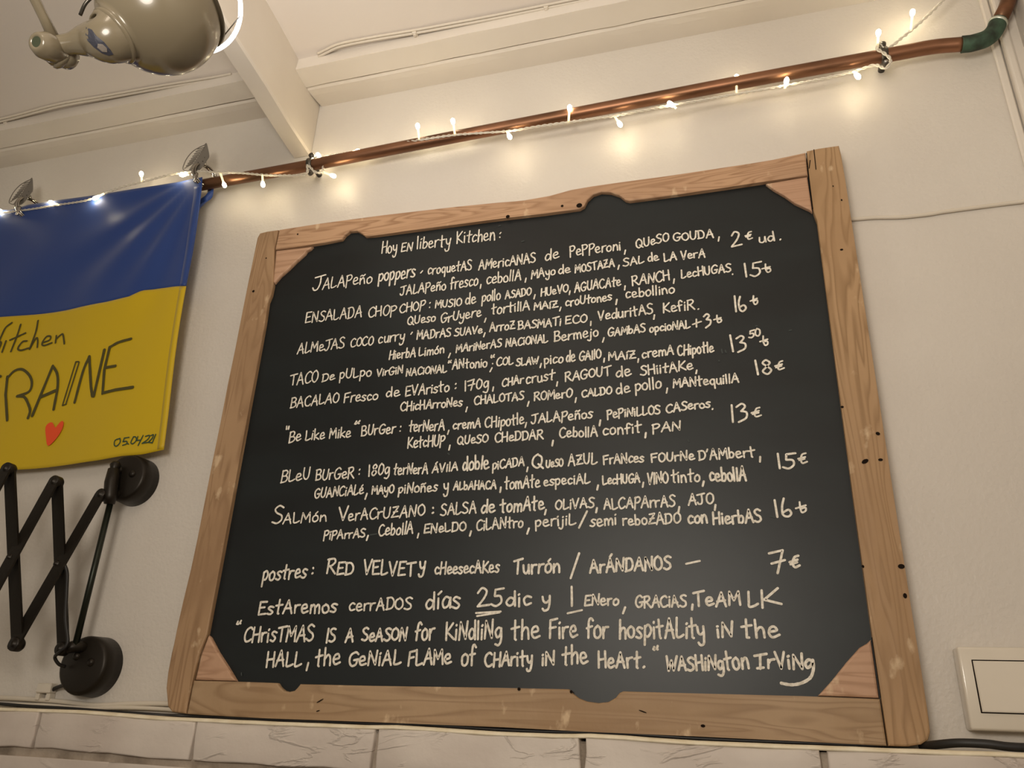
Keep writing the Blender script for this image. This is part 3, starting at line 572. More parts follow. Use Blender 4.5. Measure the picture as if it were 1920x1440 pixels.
for px, py, bx, by, y in leds:
    t = at(px, py, y); b = at(bx, by, y)
    d = t - b
    if d.length < 0.012: d = d.normalized() * 0.012 + Vector((0, -0.004, 0)); b = t - d
    d.normalize(); L_ = (t - b).length
    bm = bmesh.new(); lathe(bm, b, d, [(0, 0), (0, 0.0019), (L_ - 0.007, 0.0019), (L_ - 0.006, 0.0022)], 10)
    h = build('led', bm, M_ledstem, sl, True)
    bm = bmesh.new(); lathe(bm, b, d, [(L_ - 0.006, 0.0), (L_ - 0.007, 0.0026), (L_ - 0.002, 0.0038), (L_ + 0.0018, 0.0034), (L_ + 0.004, 0.0018), (L_ + 0.0046, 0)], 12)
    build('led_tip', bm, M_led, h, True)
    pl = bpy.data.lights.new('led_glow', 'POINT'); pl.energy = 0.016; pl.color = (1.0, 0.80, 0.46); pl.shadow_soft_size = 0.003
    lo = bpy.data.objects.new('led_glow', pl); COL.objects.link(lo); lo.location = t + d * 0.0085

# ------------------------------------------------------------------ flag
flag = empty('flag', 'blue and yellow flag with marker lettering hanging from the copper pipe', 'flag', (-1.3, -0.01, pipez(-1.3)), None)
XL = -1.95
def interp(tab, x):
    for a, b in zip(tab, tab[1:]):
        if x <= b[0] or b is tab[-1]:
            return a[1] + (b[1] - a[1]) * (x - a[0]) / (b[0] - a[0])
def tabl(pts, ext=True):
    t = sorted([(at(a, b, -.006).x, at(a, b, -.006).z) for a, b in pts])
    s = (t[1][1] - t[0][1]) / (t[1][0] - t[0][0])
    return [(XL - .1, t[0][1] + 0.0 * s)] + t
T_top = tabl([(0, 398), (25, 399), (60, 389), (110, 381), (200, 370), (300, 354), (383, 338)])
T_sea = tabl([(0, 594), (120, 579), (200, 566), (243, 557), (268, 545), (300, 540), (351, 538)])
T_bot = tabl([(0, 879), (50, 875), (120, 868), (180, 861), (225, 853), (262, 850), (303, 841)])
xr_top, xr_sea, xr_bot = at(385, 338, -.006).x, at(351, 538, -.006).x, at(303, 841, -.006).x
def fy(x, z):
    """depth of the cloth: gentle folds, a gathered corner at the top right"""
    zt_ = EYE + 0.93; dn = max(0.0, zt_ - z)
    y = -0.008 + 0.004 * math.sin(x * 11 + z * 4) * min(1, dn * 5) + 0.0025 * math.sin(x * 26 - z * 14 + 1) * min(1, dn * 6)
    # rays of folds from the clip at the corner
    cx, cz = xr_top - 0.004, zt_ + 0.01
    r = math.hypot(x - cx, z - cz); th = math.atan2(z - cz, x - cx)
    if r < 0.34: y += 0.0022 * math.sin(th * 17) * math.sin(math.pi * min(1, r / 0.34)) * (1 if th < -1.0 else .5)
    y -= 0.007 * math.exp(-dn * 18)
    return min(y + 0.010 * min(1, dn * 1.5), YW - 0.006)
def cloth(name, ta, tb, xa, xbm, m, nz):
    bm = bmesh.new(); nx = 120; g = []
    for i in range(nx + 1):
        col = []
        for j in range(nz + 1):
            v = j / nz; xr = xa + (xbm - xa) * v; u = i / nx
            x = XL + (xr - XL) * (u ** 0.8)
            z = interp(ta, x) * (1 - v) + interp(tb, x) * v
            col.append(bm.verts.new((x, fy(x, z), z)))
        g.append(col)
    for i in range(nx):
        for j in range(nz): bm.faces.new((g[i][j], g[i + 1][j], g[i + 1][j + 1], g[i][j + 1]))
    o = build(name, bm, m, flag, True)
    md = o.modifiers.new('thickness', 'SOLIDIFY'); md.thickness = 0.0006; md.offset = 0
    return o
o = cloth('blue_panel', T_top, T_sea, xr_top, xr_sea, M_blue, 40); o['label'] = 'blue satin upper half'
o = cloth('yellow_panel', T_sea, T_bot, xr_sea, xr_bot, M_yellow, 48); o['label'] = 'yellow satin lower half'
def edge_strip(name, A, B, w_, m, n=40, side='v'):
    bm = bmesh.new(); rows = []
    for i in range(n + 1):
        t = i / n; p = A + (B - A) * t
        q = p + (Vector((-w_, 0, 0)) if side == 'v' else Vector((0, 0, w_)))
        rows.append([bm.verts.new((v.x, fy(v.x, v.z) - 0.0009, v.z)) for v in (p, q)])
    for i in range(n): bm.faces.new((rows[i][0], rows[i][1], rows[i + 1][1], rows[i + 1][0]))
    o = build(name, bm, m, flag, True); md = o.modifiers.new('thickness', 'SOLIDIFY'); md.thickness = 0.0006; return o
edge_strip('hem', Vector((xr_sea - .0005, 0, interp(T_sea, xr_sea) - .001)), Vector((xr_bot - .0005, 0, interp(T_bot, xr_bot) + .001)), 0.012, M_yellow)
edge_strip('hem', Vector((xr_top - .002, 0, interp(T_top, xr_top) - .02)), Vector((xr_sea - .0005, 0, interp(T_sea, xr_sea) + .001)), 0.012, M_blue)
bm = bmesh.new(); rows = []                          # the tail of cloth folded behind the corner
for i in range(13):
    t = i / 12; z = interp(T_top, xr_top) - 0.006 - 0.05 * t
    x0_ = xr_top - 0.006 - .012 * t; w_ = 0.019 * math.sin(math.pi * min(1, .28 + t * .72)) + .001
    rows.append([bm.verts.new((x0_ + w_ * k, 0.011 + 0.004 * math.sin(t * 9 + k * 3), z + .006 * k)) for k in (0, .5, 1)])
for i in range(12):
    for k in range(2): bm.faces.new((rows[i][k], rows[i][k + 1], rows[i + 1][k + 1], rows[i + 1][k]))
o = build('folded_tail', bm, M_blue, flag, True); md = o.modifiers.new('thickness', 'SOLIDIFY'); md.thickness = 0.0008
fsurf = lambda x, z: fy(x, z) - 0.0014
def ink(bm, px, w_, curved=True, n=6):
    p3 = [at(a, b, 0.0) for a, b in px]
    if curved: p3 = smooth_path(p3, n)
    else:
        q = []
        for a, b in zip(p3, p3[1:]): q += [a + (b - a) * (k / 8) for k in range(8)]
        p3 = q + [p3[-1]]
    # slide each point along its sight line onto the cloth
    out = []
    for p in p3:
        d = p - CAM; v = p
        for _ in range(4): v = CAM + d * ((fy(v.x, v.z) + 1) / d.y)
        out.append((v.x, v.z))
    ribbon(bm, out, w_, fsurf, px[0][0])
z6 = lambda pts: [(a / 6, 560 + b / 6) for a, b in pts]
bm = bmesh.new()
for c, pts in ((1, [(140, 275), (70, 330), (20, 430), (-10, 500)]), (1, [(-90, 330), (-110, 620)]), (1, [(-10, 480), (20, 500), (0, 560)]), (0, [(75, 480), (30, 605)]), (1, [(240, 295), (200, 420), (130, 598)]), (0, [(120, 470), (295, 390)]),
               (1, [(310, 480), (260, 490), (210, 560), (240, 585), (330, 560)]), (1, [(435, 250), (410, 380), (340, 570)]), (1, [(345, 560), (410, 450), (430, 470), (425, 550)]),
               (1, [(480, 500), (560, 470), (575, 430), (530, 430), (480, 500), (500, 530), (590, 500)]), (0, [(640, 420), (630, 500)]), (1, [(635, 460), (690, 410), (715, 410), (730, 510)])):
    ink(bm, z6(pts), 0.0036, bool(c))
build('small_marker_word', bm, M_ink, flag)
bm = bmesh.new()
for c, pts in ((0, [(90, 880), (70, 1080), (88, 1370)]), (1, [(85, 900), (170, 815), (260, 800), (340, 870), (365, 960), (330, 1050), (200, 1100)]), (1, [(200, 1100), (280, 1110), (330, 1200), (345, 1270), (322, 1345)]),
               (0, [(370, 1320), (600, 760)]), (1, [(600, 760), (650, 850), (655, 1000), (610, 1250)]), (0, [(465, 1110), (650, 1030)]),
               (0, [(710, 1205), (860, 715)]), (0, [(748, 1192), (898, 718)]), (0, [(860, 715), (890, 712)]), (0, [(710, 1205), (750, 1190)]),
               (1, [(845, 1170), (940, 820), (1010, 655)]), (0, [(1010, 655), (1030, 1000), (1045, 1100)]), (0, [(1060, 1100), (1180, 580)]),
               (1, [(1480, 455), (1340, 495), (1240, 550)]), (0, [(1240, 550), (1180, 800), (1160, 1070)]), (0, [(1190, 780), (1305, 760)]), (0, [(1160, 1065), (1300, 1030), (1500, 1000)]), (0, [(-40, 860), (12, 880)])):
    ink(bm, z6(pts), 0.0026 if 700 < pts[0][0] < 870 and pts[0][1] != 1170 and len(pts) == 2 else 0.0052 if c else 0.0056, bool(c))
build('large_marker_word', bm, M_ink, flag)
bm = bmesh.new(); z8 = lambda pts: [(120 + a / 8, 760 + b / 8) for a, b in pts]
for c, pts in ((1, [(850, 500), (775, 530), (765, 600), (800, 615), (850, 560), (850, 500)]), (0, [(985, 485), (915, 495), (895, 550)]), (1, [(895, 550), (950, 545), (950, 580), (890, 605)]), (0, [(965, 580), (975, 585)]),
               (1, [(1050, 475), (1010, 560), (1040, 580), (1090, 530), (1085, 480), (1050, 475)]), (0, [(1115, 470), (1100, 530), (1160, 525)]), (0, [(1195, 455), (1120, 605)]), (1, [(1230, 470), (1290, 455), (1270, 510), (1180, 575)]), (0, [(1180, 575), (1260, 560)]),
               (1, [(1310, 460), (1350, 445), (1330, 500), (1270, 560)]), (0, [(1385, 440), (1330, 570)]), (0, [(1270, 560), (1335, 565)])):
    ink(bm, z8(pts), 0.0020, bool(c), 3)
build('date_lettering', bm, M_green_ink, flag)
bm = bmesh.new(); hp = [(106, 803), (112, 795), (118, 790), (121, 794), (118, 806), (108, 822), (92, 837), (88, 820), (87, 803), (92, 795), (100, 793)]
vs = []
for p in smooth_path([at(a, b, .0) for a, b in hp], 3, True):
    d = p - CAM; v = p
    for _ in range(4): v = CAM + d * ((fy(v.x, v.z) + 1) / d.y)
    vs.append(bm.verts.new((v.x, fy(v.x, v.z) - 0.0022, v.z)))
c = Vector((0, 0, 0))
for v in vs: c += v.co
cv = bm.verts.new(c / len(vs))
for i in range(len(vs)): bm.faces.new((vs[i], vs[(i + 1) % len(vs)], cv))
build('red_heart', bm, M_red, flag)

# ------------------------------------------------------------------ leaf curtain clips
def z8b(a, b): return (240 + a / 8, 240 + b / 8)
def make_clip(label):
    bx = at(378, 322, 0).x
    root = empty('curtain_clip', label, 'curtain clip', (bx, 0, pipez(bx)), 'leaf clips holding the flag on the pipe')
    YL = -0.020
    out = [(1172, 232), (1192, 300), (1212, 420), (1190, 470), (1130, 560), (1050, 640), (950, 655), (828, 625), (850, 520), (900, 430), (980, 345), (1080, 285), (1150, 255)]
    O = [at(*z8b(*p), YL) for p in out]
    bm = bmesh.new()
    mid = smooth_path([at(*z8b(*p), YL) for p in ((1172, 232), (1130, 330), (1040, 440), (930, 560), (850, 640))], 4)
    def flatrib(a, b, w_):
        d = (b - a).normalized(); n_ = Vector((-d.z, 0, d.x)) * w_
        q = [a + n_, b + n_, b - n_, a - n_]
        f0 = [bm.verts.new(v + Vector((0, -.0004, 0))) for v in q]; f1 = [bm.verts.new(v + Vector((0, .0004, 0))) for v in q]
        bm.faces.new(f0); bm.faces.new(f1[::-1])
        for k in range(4): bm.faces.new((f0[k], f0[(k + 1) % 4], f1[(k + 1) % 4], f1[k]))
    oo = smooth_path(O, 3, True)
    for i in range(len(oo)): flatrib(oo[i], oo[(i + 1) % len(oo)], 0.0009)
    for i in range(9):                               # slanting ribs of the open left half
        t = i / 8; a = at(*z8b(1075 - 215 * t, 305 + 300 * t ** .85), YL); b = at(*z8b(1125 - 115 * t - 10, 300 + 220 * t), YL)
        a = at(*z8b(1040 - 195 * t, 318 + 290 * t), YL); b = at(*z8b(1150 - 170 * t, 290 + 235 * t), YL)
        flatrib(a, b, 0.0011)
    # closed right half with the round piercings left out as separate dark dots
    half = [(1172, 232), (1192, 300), (1212, 420), (1190, 470), (1130, 560), (1050, 640), (950, 655), (900, 645), (960, 560), (1040, 450), (1110, 340), (1140, 280)]
    hv = [at(*z8b(*p), YL + .0002) for p in half]
    f0 = [bm.verts.new(v) for v in hv]; f1 = [bm.verts.new(v + Vector((0, .0006, 0))) for v in hv]
    bm.faces.new(f0); bm.faces.new(f1[::-1])
    for k in range(len(hv)): bm.faces.new((f0[k], f0[(k + 1) % len(hv)], f1[(k + 1) % len(hv)], f1[k]))
    leaf = build('leaf', bm, M_leaf, root)
    bm = bmesh.new()
    for a, b, r in ((1148, 442, .0010), (1122, 500, .0014), (1052, 515, .0011), (1026, 558, .0016), (1005, 598, .0012)):
        c = at(*z8b(a, b), YL - .0007); vs = [bm.verts.new(c + Vector((math.cos(t) * r * .7, 0, math.sin(t) * r))) for t in [k * math.pi / 4 for k in range(8)]]; bm.faces.new(vs)
    build('piercings', bm, M_dark, leaf)
    c = Vector((bx + .012, -.004, pipez(bx) + .017)); bm = bmesh.new()
    torus(bm, c, Vector((1, -0.35, 0.1)), 0.0235, 0.0032, 32, 10)
    torus(bm, c + Vector((.005, 0, 0)), Vector((1, -0.35, 0.1)), 0.0235, 0.0016, 32, 6)
    build('ring', bm, M_chrome, root, True)
    bm = bmesh.new(); k = c + Vector((0, -.019, -.008))
    lathe(bm, k, Vector((0, 0, -1)), [(0, 0), (0, .003), (.006, .0034), (.014, .002), (.020, .0028), (.022, 0)], 12)
    lathe(bm, c + Vector((0, -.006, .020)), Vector((.5, -.4, 1)), [(0, 0), (0, .0028), (.004, .0034), (.008, .002), (.009, 0)], 10)
    build('clasp', bm, M_chrome, root, True)
    return root
clip = make_clip('pierced chrome leaf clip at the corner of the blue cloth, beside the bare pipe')
c2 = clip.copy(); COL.objects.link(c2); dx = at(50, 365, -.01).x - at(376, 303, -.01).x
c2.location = clip.location + Vector((dx, 0, pipez(clip.location.x + dx) - clip.location.z))
c2['label'] = 'pierced chrome leaf clip further along the blue cloth, at the left edge of the photo'
for ch in list(clip.children):
    k = ch.copy(); COL.objects.link(k); k.parent = c2; k.matrix_parent_inverse = ch.matrix_parent_inverse.copy()
    for g_ in list(ch.children):
        q = g_.copy(); COL.objects.link(q); q.parent = k; q.matrix_parent_inverse = g_.matrix_parent_inverse.copy()

# ------------------------------------------------------------------ beige lamp near the ceiling
YLp = -0.50
LC = at(300, 25, YLp)
zc = -(MX.transposed() @ (LC - CAM)).z; pxs = zc / F              # metres per pixel at the lamp
R_ = MX @ Vector((1, 0, 0)); U_ = MX @ Vector((0, 1, 0)); V_ = (LC - CAM).normalized()
R_ = (R_ - V_ * R_.dot(V_)).normalized(); U_ = R_.cross(V_) * -1; U_ = U_ if U_.dot(MX @ Vector((0, 1, 0))) > 0 else -U_
def lp(px, py, dep=0.0): return LC + R_ * ((px - 300) * pxs) + U_ * ((25 - py) * pxs) + V_ * dep
IM = (R_ * 0.91 + U_ * 0.41).normalized()
AX = (IM * math.cos(math.radians(27)) + V_ * math.sin(math.radians(27))).normalized()
lamp = empty('ceiling_lamp', 'beige enamel lamp with round shade and glowing white ring hanging from the ceiling', 'lamp', LC)
k = pxs
bm = bmesh.new()
sph = lambda t: (-110 * math.cos(math.radians(t)) * k, 110 * math.sin(math.radians(t)) * k)
lathe(bm, LC, AX, [(-107 * k, 0), (-107 * k, 46 * k), (-104 * k, 51 * k), (-99 * k, 51 * k)] + [sph(t) for t in range(27, 124, 6)] + [(64 * k, 91 * k), (63 * k, 88 * k), (40 * k, 98 * k), (0, 105 * k), (-60 * k, 84 * k), (-95 * k, 30 * k), (-98 * k, 0)], 64)
build('lamp_shade', bm, M_lamp, lamp, True)
bm = bmesh.new(); lathe(bm, LC, AX, [(62 * k, 88 * k), (62 * k, 94.5 * k), (69 * k, 94.5 * k), (69 * k, 87 * k)], 56); build('rim', bm, M_lamp_rim, lamp, True)
bm = bmesh.new(); lathe(bm, LC, AX, [(64 * k, 86 * k), (69 * k, 84 * k), (74 * k, 60 * k), (76 * k, 0)], 48); build('diffuser', bm, M_diff, lamp, True)
RC = lp(356, -4, 78 * k); RN = (IM * math.cos(math.radians(62)) + V_ * math.sin(math.radians(62))).normalized()
bm = bmesh.new(); torus(bm, RC, RN, 104 * k, 4.4 * k, 64, 10); build('light_ring', bm, M_ring, lamp, True)
bm = bmesh.new(); ra, rb = frame(RN)
for t_ in (20, 140, 260):
    e_ = RC + (ra * math.cos(math.radians(t_)) + rb * math.sin(math.radians(t_))) * 104 * k
    ia = LC + AX * 66 * k; v_ = e_ - ia; v_ = v_ - AX * v_.dot(AX); tube(bm, [ia + v_.normalized() * 90 * k, e_], 1.2 * k, 8)
    build('ring_arm', bm, M_lamp_rim, lamp, True); bm = bmesh.new()
bm.free()
q_ = RC + RN * (14 * k); area('lamp_opening', q_, q_ + AX + RN * 0.3, 0.10, 0.5, (1.0, 0.92, 0.83))
# neck: flared cast collar between shade and joint
from mathutils.bvhtree import BVHTree
N0 = lp(112, 80, .0); NE = LC - AX * 101 * k
npts = smooth_path([N0, N0.lerp(NE, .33), N0.lerp(NE, .62), LC - AX * 118 * k, NE], 5)
nr_ = []
for i in range(len(npts)):
    t = i / (len(npts) - 1); tab = [(0, 18), (.22, 19), (.30, 23), (.36, 26), (.55, 33), (.75, 41), (.92, 48), (1, 50)]
    for a_, b_ in zip(tab, tab[1:]):
        if a_[0] <= t <= b_[0]: r_ = a_[1] + (b_[1] - a_[1]) * (t - a_[0]) / (b_[0] - a_[0])
    nr_.append(r_ * k)
bm = bmesh.new(); tube(bm, npts, nr_, 28); bm.normal_update(); bvh = BVHTree.FromBMesh(bm)
build('neck', bm, M_lamp, lamp, True)
def onneck(px, py, up_):
    d = (lp(px, py) - CAM).normalized(); h = bvh.ray_cast(CAM, d)
    return (h[0] if h[0] else lp(px, py, -.03)) - d * up_
for nm, poly, mm, up_ in (('emblem', [(170, 48), (179, 52), (184, 62), (195, 73), (203, 86), (207, 95), (198, 97), (187, 92), (176, 82), (168, 71), (167, 60)], M_sticker, .0006), ('emblem', [(184, 76), (192, 77), (198, 84), (197, 91), (189, 90), (182, 83)], M_sticker2, .0012)):
    bm = bmesh.new(); cx_ = sum(p[0] for p in poly) / len(poly); cy_ = sum(p[1] for p in poly) / len(poly)
    rings_ = [[bm.verts.new(onneck(cx_ + (p[0] - cx_) * f_, cy_ + (p[1] - cy_) * f_, up_)) for p in poly] for f_ in (.25, .5, .75, 1)]
    c_ = bm.verts.new(onneck(cx_, cy_, up_)); n = len(poly)
    for i in range(n):
        bm.faces.new((rings_[0][i], rings_[0][(i + 1) % n], c_))
        for q in range(3): bm.faces.new((rings_[q][i], rings_[q + 1][i], rings_[q + 1][(i + 1) % n], rings_[q][(i + 1) % n]))
    build(nm, bm, mm, lamp)
# joint: barrel with a socket end, lower cap with a seam
bm = bmesh.new(); J0 = lp(88, 70, -0.022); J1 = lp(132, 100, 0.014)
ja = (J1 - J0); jl = ja.length
lathe(bm, J0, ja, [(0.0015, 0), (0.0015, 9 * k), (0, 10.5 * k), (0, 14 * k), (3 * k, 18 * k), (16 * k, 24 * k), (jl * .62, 25 * k), (jl * .63, 23.6 * k), (jl * .66, 23.6 * k), (jl * .67, 25 * k), (jl - 4 * k, 24 * k), (jl, 19 * k), (jl, 0)], 32)
jo = build('joint', bm, M_lamp, lamp, True)
bm = bmesh.new(); lathe(bm, J0 + ja.normalized() * .0008, ja, [(0, 0), (0, 9.8 * k)], 20); build('socket', bm, M_green_hole, jo)
bm = bmesh.new(); B0 = lp(106, 82, .002); B1 = lp(126, 108, .002)
lathe(bm, B0, B1 - B0, [(0, 0), (0, 25 * k), (20 * k, 24 * k), (21 * k, 22.5 * k), (23 * k, 22.5 * k), (24 * k, 24 * k), (30 * k, 21 * k), (34 * k, 13 * k), (34.5 * k, 0)], 28)
build('joint_cap', bm, M_lamp, lamp, True)
bm = bmesh.new(); A0 = lp(114, 66, .0); A1 = lp(94, -12, .0)
dr = (A1 - A0).normalized(); top = A0 + dr * ((ZC - 0.0 - A0.z) / dr.z)
tube(bm, [A0, A0 + dr * 0.02, top], [10.5 * k, 9 * k, 9 * k], 18); build('arm', bm, M_lamp, lamp, True)
bm = bmesh.new(); lathe(bm, Vector((top.x, top.y, ZC - 0.022)), Vector((0, 0, 1)), [(0, 0), (0, .03), (.008, .045), (.0218, .048)], 28); build('ceiling_rose', bm, M_lamp, lamp, True)
bm = bmesh.new(); tube(bm, smooth_path([lp(166, 28, -.01), lp(178, 10, -.012), lp(192, -2, -.01), lp(215, -18, 0)], 5), 3.2 * k, 10); build('cable_loop', bm, M_steel, lamp, True)

# ------------------------------------------------------------------ black scissor wall lamp
sc = empty('scissor_lamp', 'black iron scissor-arm wall lamp bracket below the yellow cloth', 'lamp', (at(205, 1070, 0).x, 0, at(205, 1070, 0).z))
def rosette(px, py, r):
    c = at(px, py, YW - .017); c.y = YW
    bm = bmesh.new(); lathe(bm, Vector((c.x, YW, c.z)), Vector((0, -1, 0)), [(0, 0), (0.0002, r), (0.028, r * .97), (0.032, r * .93), (0.034, r * .85), (0.035, 0)], 44)
    o = build('rosette', bm, M_black, sc, True)
    for dx_, dz_ in ((-.012, .012), (.016, .004)):
        bm = bmesh.new(); lathe(bm, Vector((c.x + dx_, YW - .0345, c.z + dz_)), Vector((0, -1, 0)), [(0, .006), (.002, .0055), (.004, .003), (.0042, 0)], 12); build('screw', bm, M_black, o, True)
    return c
R1 = rosette(246, 900, 0.0395); R2 = rosette(169, 1249, 0.0425)
cols = [((191, 928), (116, 1217), -0.022), ((104, 904), (30, 1208), -0.075), ((15, 880), (-60, 1202), -0.13), ((-78, 855), (-155, 1195), -0.185)]
Tp = [at(*c[0], c[2]) for c in cols]; Bp = [at(*c[1], c[2]) for c in cols]
def bar(A, B, off, w_=0.0094, th=0.0035):
    bm = bmesh.new(); A = A + Vector((0, off, 0)); B = B + Vector((0, off, 0)); d = (B - A).normalized()
    n_ = d.cross(Vector((0, 1, 0))).normalized(); s_ = d.cross(n_)
    pts = []
    for e, sg in ((A, -1), (B, 1)):
        for a in range(-90, 91, 30):
            t = math.radians(a); pts.append(e + n_ * (math.sin(t) * w_ * -sg) + d * (sg * math.cos(t) * w_))
    f0 = [bm.verts.new(p - s_ * th / 2) for p in pts]; f1 = [bm.verts.new(p + s_ * th / 2) for p in pts]
    bm.faces.new(f0); bm.faces.new(f1[::-1]); n2 = len(pts)
    for i in range(n2): bm.faces.new((f0[i], f0[(i + 1) % n2], f1[(i + 1) % n2], f1[i]))
    build('bar', bm, M_black, sc)
def pivot(P_, r=0.0098):
    bm = bmesh.new(); lathe(bm, P_ + Vector((0, .009, 0)), Vector((0, -1, 0)), [(0, 0), (0, r * .8), (.003, r), (.013, r), (.015, r * .8), (.015, r * .45), (.017, r * .4), (.0172, 0)], 20); build('pivot', bm, M_black, sc, True)
bar(Tp[0], Bp[1], -.003); bar(Tp[1], Bp[0], .003); bar(Tp[1], Bp[2], -.003); bar(Tp[2], Bp[1], .003); bar(Tp[2], Bp[3], -.003); bar(Tp[3], Bp[2], .003)
for p in (Tp[1], Tp[2], Bp[1], Bp[2], Tp[3], Bp[3]): pivot(p)
for i, j in (((110, 1058), -.048), ((22, 1046), -.102), ((-68, 1032), -.157)): pivot(at(*i, j), .0055)
for p, c_ in ((Tp[0], at(205, 925, -.01)), (Bp[0], at(140, 1212, -.01))):
    pivot(p, .0095)
    bm = bmesh.new(); tube(bm, [p, c_, c_ + Vector((.012, .012, 0))], .0085, 12); build('knuckle', bm, M_black, sc, True)
bm = bmesh.new(); tube(bm, [at(208, 938, -.012), at(141, 1212, -.012)], .0047, 14); build('wall_rod', bm, M_rod, sc, True)
bm = bmesh.new(); tube(bm, [at(214, 880, -.016), at(209, 905, -.016), at(207, 930, -.016), at(205, 945, -.014)], [.009, .0105, .010, .008], 16)
lathe(bm, at(218, 866, -.014), at(213, 885, -.016) - at(218, 866, -.014), [(0, 0), (0.001, .006), (.006, .0085), (.012, .0065), (.016, .005)], 16); build('rod_head', bm, M_black, sc, True)
bm = bmesh.new(); tube(bm, smooth_path([at(121, 1058, -.05), at(126, 1075, -.045), at(125, 1110, -.04), at(123, 1160, -.034), at(127, 1205, -.03), at(112, 1222, -.03), at(103, 1232, -.026), at(110, 1245, -.018), at(122, 1250, -.008)], 6), .0024, 8)
tube(bm, smooth_path([at(125, 1283, 0.01), at(110, 1288, 0.02), at(97, 1294, .024)], 4), .003, 8)
build('power_cord', bm, M_rubber, sc, True)

# ------------------------------------------------------------------ cables
def cable(name, label, pts, r, m, cat='cable', clips=()):
    P3 = smooth_path([at(*p) for p in pts], 6)
    root = empty(name, label, cat, P3[len(P3) // 2])
    bm = bmesh.new(); tube(bm, P3, r, 10); build('cord', bm, m, root, True)
    for c_ in clips:
        p = at(*c_); bm = bmesh.new(); box(bm, (p.x - .0045, p.y - .0055, p.z - .005), (p.x + .0045, min(p.y + .004, YW), p.z + .0055), .0012, 1); o = build('cable_clip', bm, M_plastic, root)
    return root
LY = 0.018
lz = [(-260, 1306, -.03), (-60, 1316, -.030), (0, 1320, -.030), (50, 1324, -.030), (120, 1328, -.030), (200, 1334, -.028), (260, 1338, -.024), (305, 1341, -.014)]
def under(px):                                       # on the ledge under the blackboard
    y_ = .005; x_ = at(px, 1370, y_).x
    return Vector((x_, y_, ztop(x_) + .0020))
def ledge_cable(label, pts, rad):
    P3 = smooth_path(pts, 6); root = empty('black_cable', label, 'cable', P3[0]); bm = bmesh.new(); tube(bm, P3, rad, 10); build('cord', bm, M_rubber, root, True)
ledge_cable('thin black cable lying on the brick ledge, running from the left under the blackboard', [at(*q) for q in lz] + [under(x_) for x_ in (350, 450, 550, 650, 720, 780, 850, 940, 1040, 1100, 1180, 1260, 1340, 1450, 1550, 1650)], .0024)
ledge_cable('thick black cable curving over the ledge under the switch', [at(1728, 1400, .008), at(1760, 1396, -.012), at(1800, 1393, -.024), at(1850, 1395, -.030), at(1890, 1400, -.032), at(1930, 1402, -.032), at(1975, 1402, -.03)], .0044)
cable('white_cable', 'white painted cord pair running low on the wall toward the blackboard', [(-200, 1312, .024), (-60, 1308, .024), (20, 1309, .024), (70, 1312, .024), (120, 1316, .024), (180, 1322, .024), (240, 1320, .024), (290, 1319, .024), (345, 1320, .0255)], .0036, M_cord)
cable('white_cable', 'lower white cord resting along the back of the ledge', [(-200, 1326, .020), (0, 1322, .020), (80, 1322, .020), (150, 1327, .021), (240, 1327, .022), (300, 1329, .022), (345, 1333, .0245)], .0028, M_cord)
wc = cable('painted_cord', 'white painted cord crossing the wall right of the blackboard', [(1566, 411, .027), (1600, 411, .027), (1640, 408, .027), (1690, 407, .027), (1740, 402, .027), (1770, 397, .027), (1830, 389, .027), (1885, 382, .027), (1915, 378, .025), (1925, 376, .022)], .0027, M_cord)
# ceiling cables, pinned where the ceiling meets the soffit
def ccab(label, pts, clips):
    P3 = smooth_path([at(a, b, y) for a, b, y in pts], 6); root = empty('ceiling_cable', label, 'cable', P3[len(P3) // 2])
    bm = bmesh.new(); tube(bm, P3, .0026, 10); tube(bm, [p + Vector((0, -.0052, .0012)) for p in P3], .0022, 10); build('cord', bm, M_cord, root, True)
    for c_ in clips:
        p = at(*c_); bm = bmesh.new(); box(bm, (p.x - .004, p.y - .007, p.z - .004), (p.x + .004, p.y + .005, p.z + .006), .001)
        lathe(bm, p + Vector((0, -.002, -.004)), Vector((0, 0, -1)), [(0, .003), (.002, .0026), (.0024, 0)], 10); build('cable_clip', bm, M_plastic, root, False)
def zc_pt(px, py, dz=.004):                          # a point just under the ceiling at this pixel, as (px, py, depth)
    v = atz(px, py, ZC - dz); return (px, py, v.y)
ccab('white cable pinned along the ceiling edge right of the beam', [zc_pt(*p) for p in ((598, 106), (612, 99), (640, 87), (700, 75), (779, 62), (850, 49), (930, 34), (1025, 15), (1100, 0), (1240, -28))], [zc_pt(779, 64), zc_pt(1025, 17)])
ccab('white cable pinned along the ceiling edge left of the beam', [zc_pt(*p) for p in ((-120, 248), (0, 228), (110, 200), (200, 184), (300, 166), (400, 150), (436, 143))], [zc_pt(14, 232)])
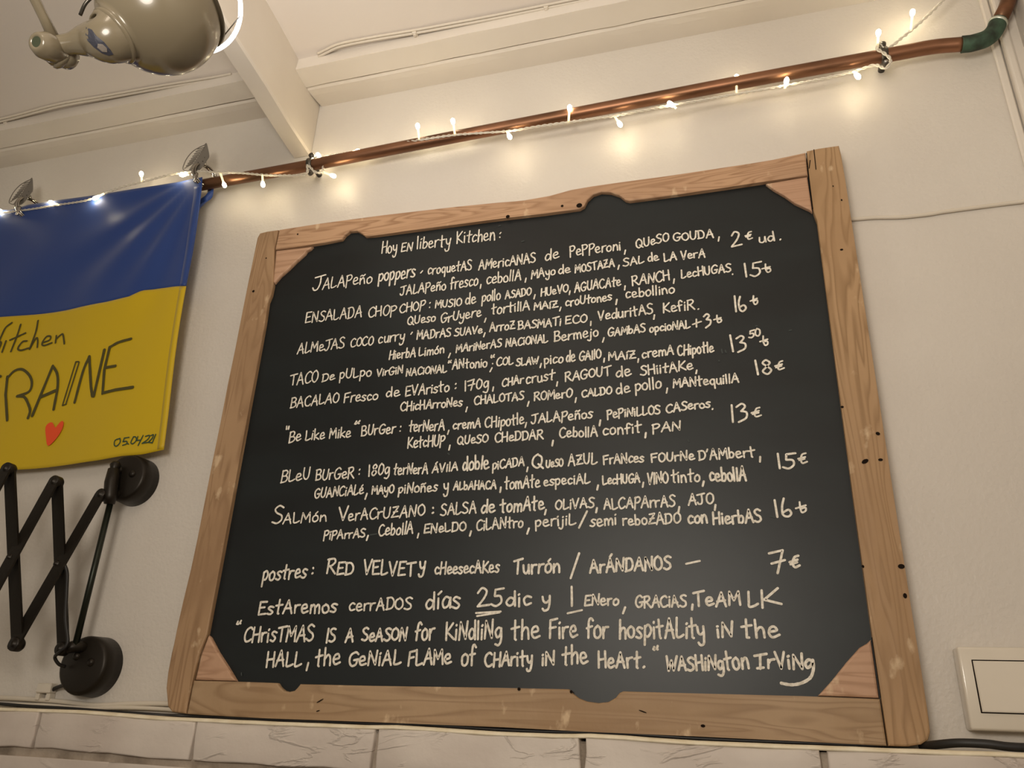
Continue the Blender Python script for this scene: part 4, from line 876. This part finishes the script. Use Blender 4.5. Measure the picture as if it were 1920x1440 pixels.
# cable clip of the scissor lamp cord
bm = bmesh.new(); c_ = at(83, 1297, .02)
box(bm, (c_.x - .013, .016, c_.z - .002), (c_.x + .013, YW, c_.z + .012), .0015); box(bm, (c_.x - .013, .018, c_.z - .012), (c_.x - .006, YW, c_.z - .002), .001); box(bm, (c_.x + .006, .018, c_.z - .012), (c_.x + .013, YW, c_.z - .002), .001)
o = build('cable_clip', bm, M_plastic); o['label'] = 'square ivory plastic cable clip on the wall under the black scissor lamp'; o['category'] = 'cable clip'

# ------------------------------------------------------------------ light switch
sy = 0.004
a = at(1792, 1212, sy); b = at(1822, 1369, sy); xl = (a.x + b.x) / 2; zt_, zb_ = a.z, b.z
sw = empty('light_switch', 'ivory surface-mounted wide rocker switch right of the blackboard', 'switch', ((xl + .06), YW, (zt_ + zb_) / 2))
xr = X1 - 0.045
wS = (zt_ - zb_) * 1.45; xr = min(xl + wS, 0.395)
bm = bmesh.new(); box(bm, (xl, sy, zb_), (xr, YW - .0003, zt_), .0028, 3); build('switch_box', bm, M_plastic, sw, True)
i0 = at(1824, 1239, sy); i1 = at(1841, 1335, sy); ix = (i0.x + i1.x) / 2
bm = bmesh.new(); box(bm, (ix - .0012, sy - .0004, i1.z - .0012), (xr - (ix - xl) + .0012, sy + .003, i0.z + .0012), .0003); build('gap', bm, M_dark, sw)
bm = bmesh.new(); x2 = xr - (ix - xl)
vs = []
me_pts = [(ix, i1.z), (x2, i1.z), (x2, i0.z), (ix, i0.z)]
f0 = [bm.verts.new((x, sy - (.0035 if z < i0.z - 1e-4 else .0012), z)) for x, z in me_pts]; f1 = [bm.verts.new((x, sy + .003, z)) for x, z in me_pts]
bm.faces.new(f0); bm.faces.new(f1[::-1])
for i in range(4): bm.faces.new((f0[i], f0[(i + 1) % 4], f1[(i + 1) % 4], f1[i]))
bmesh.ops.bevel(bm, geom=[e for e in bm.edges if e.verts[0].co.y < sy and e.verts[1].co.y < sy], offset=.0008, segments=2, affect='EDGES')
build('rocker', bm, M_plastic, sw)
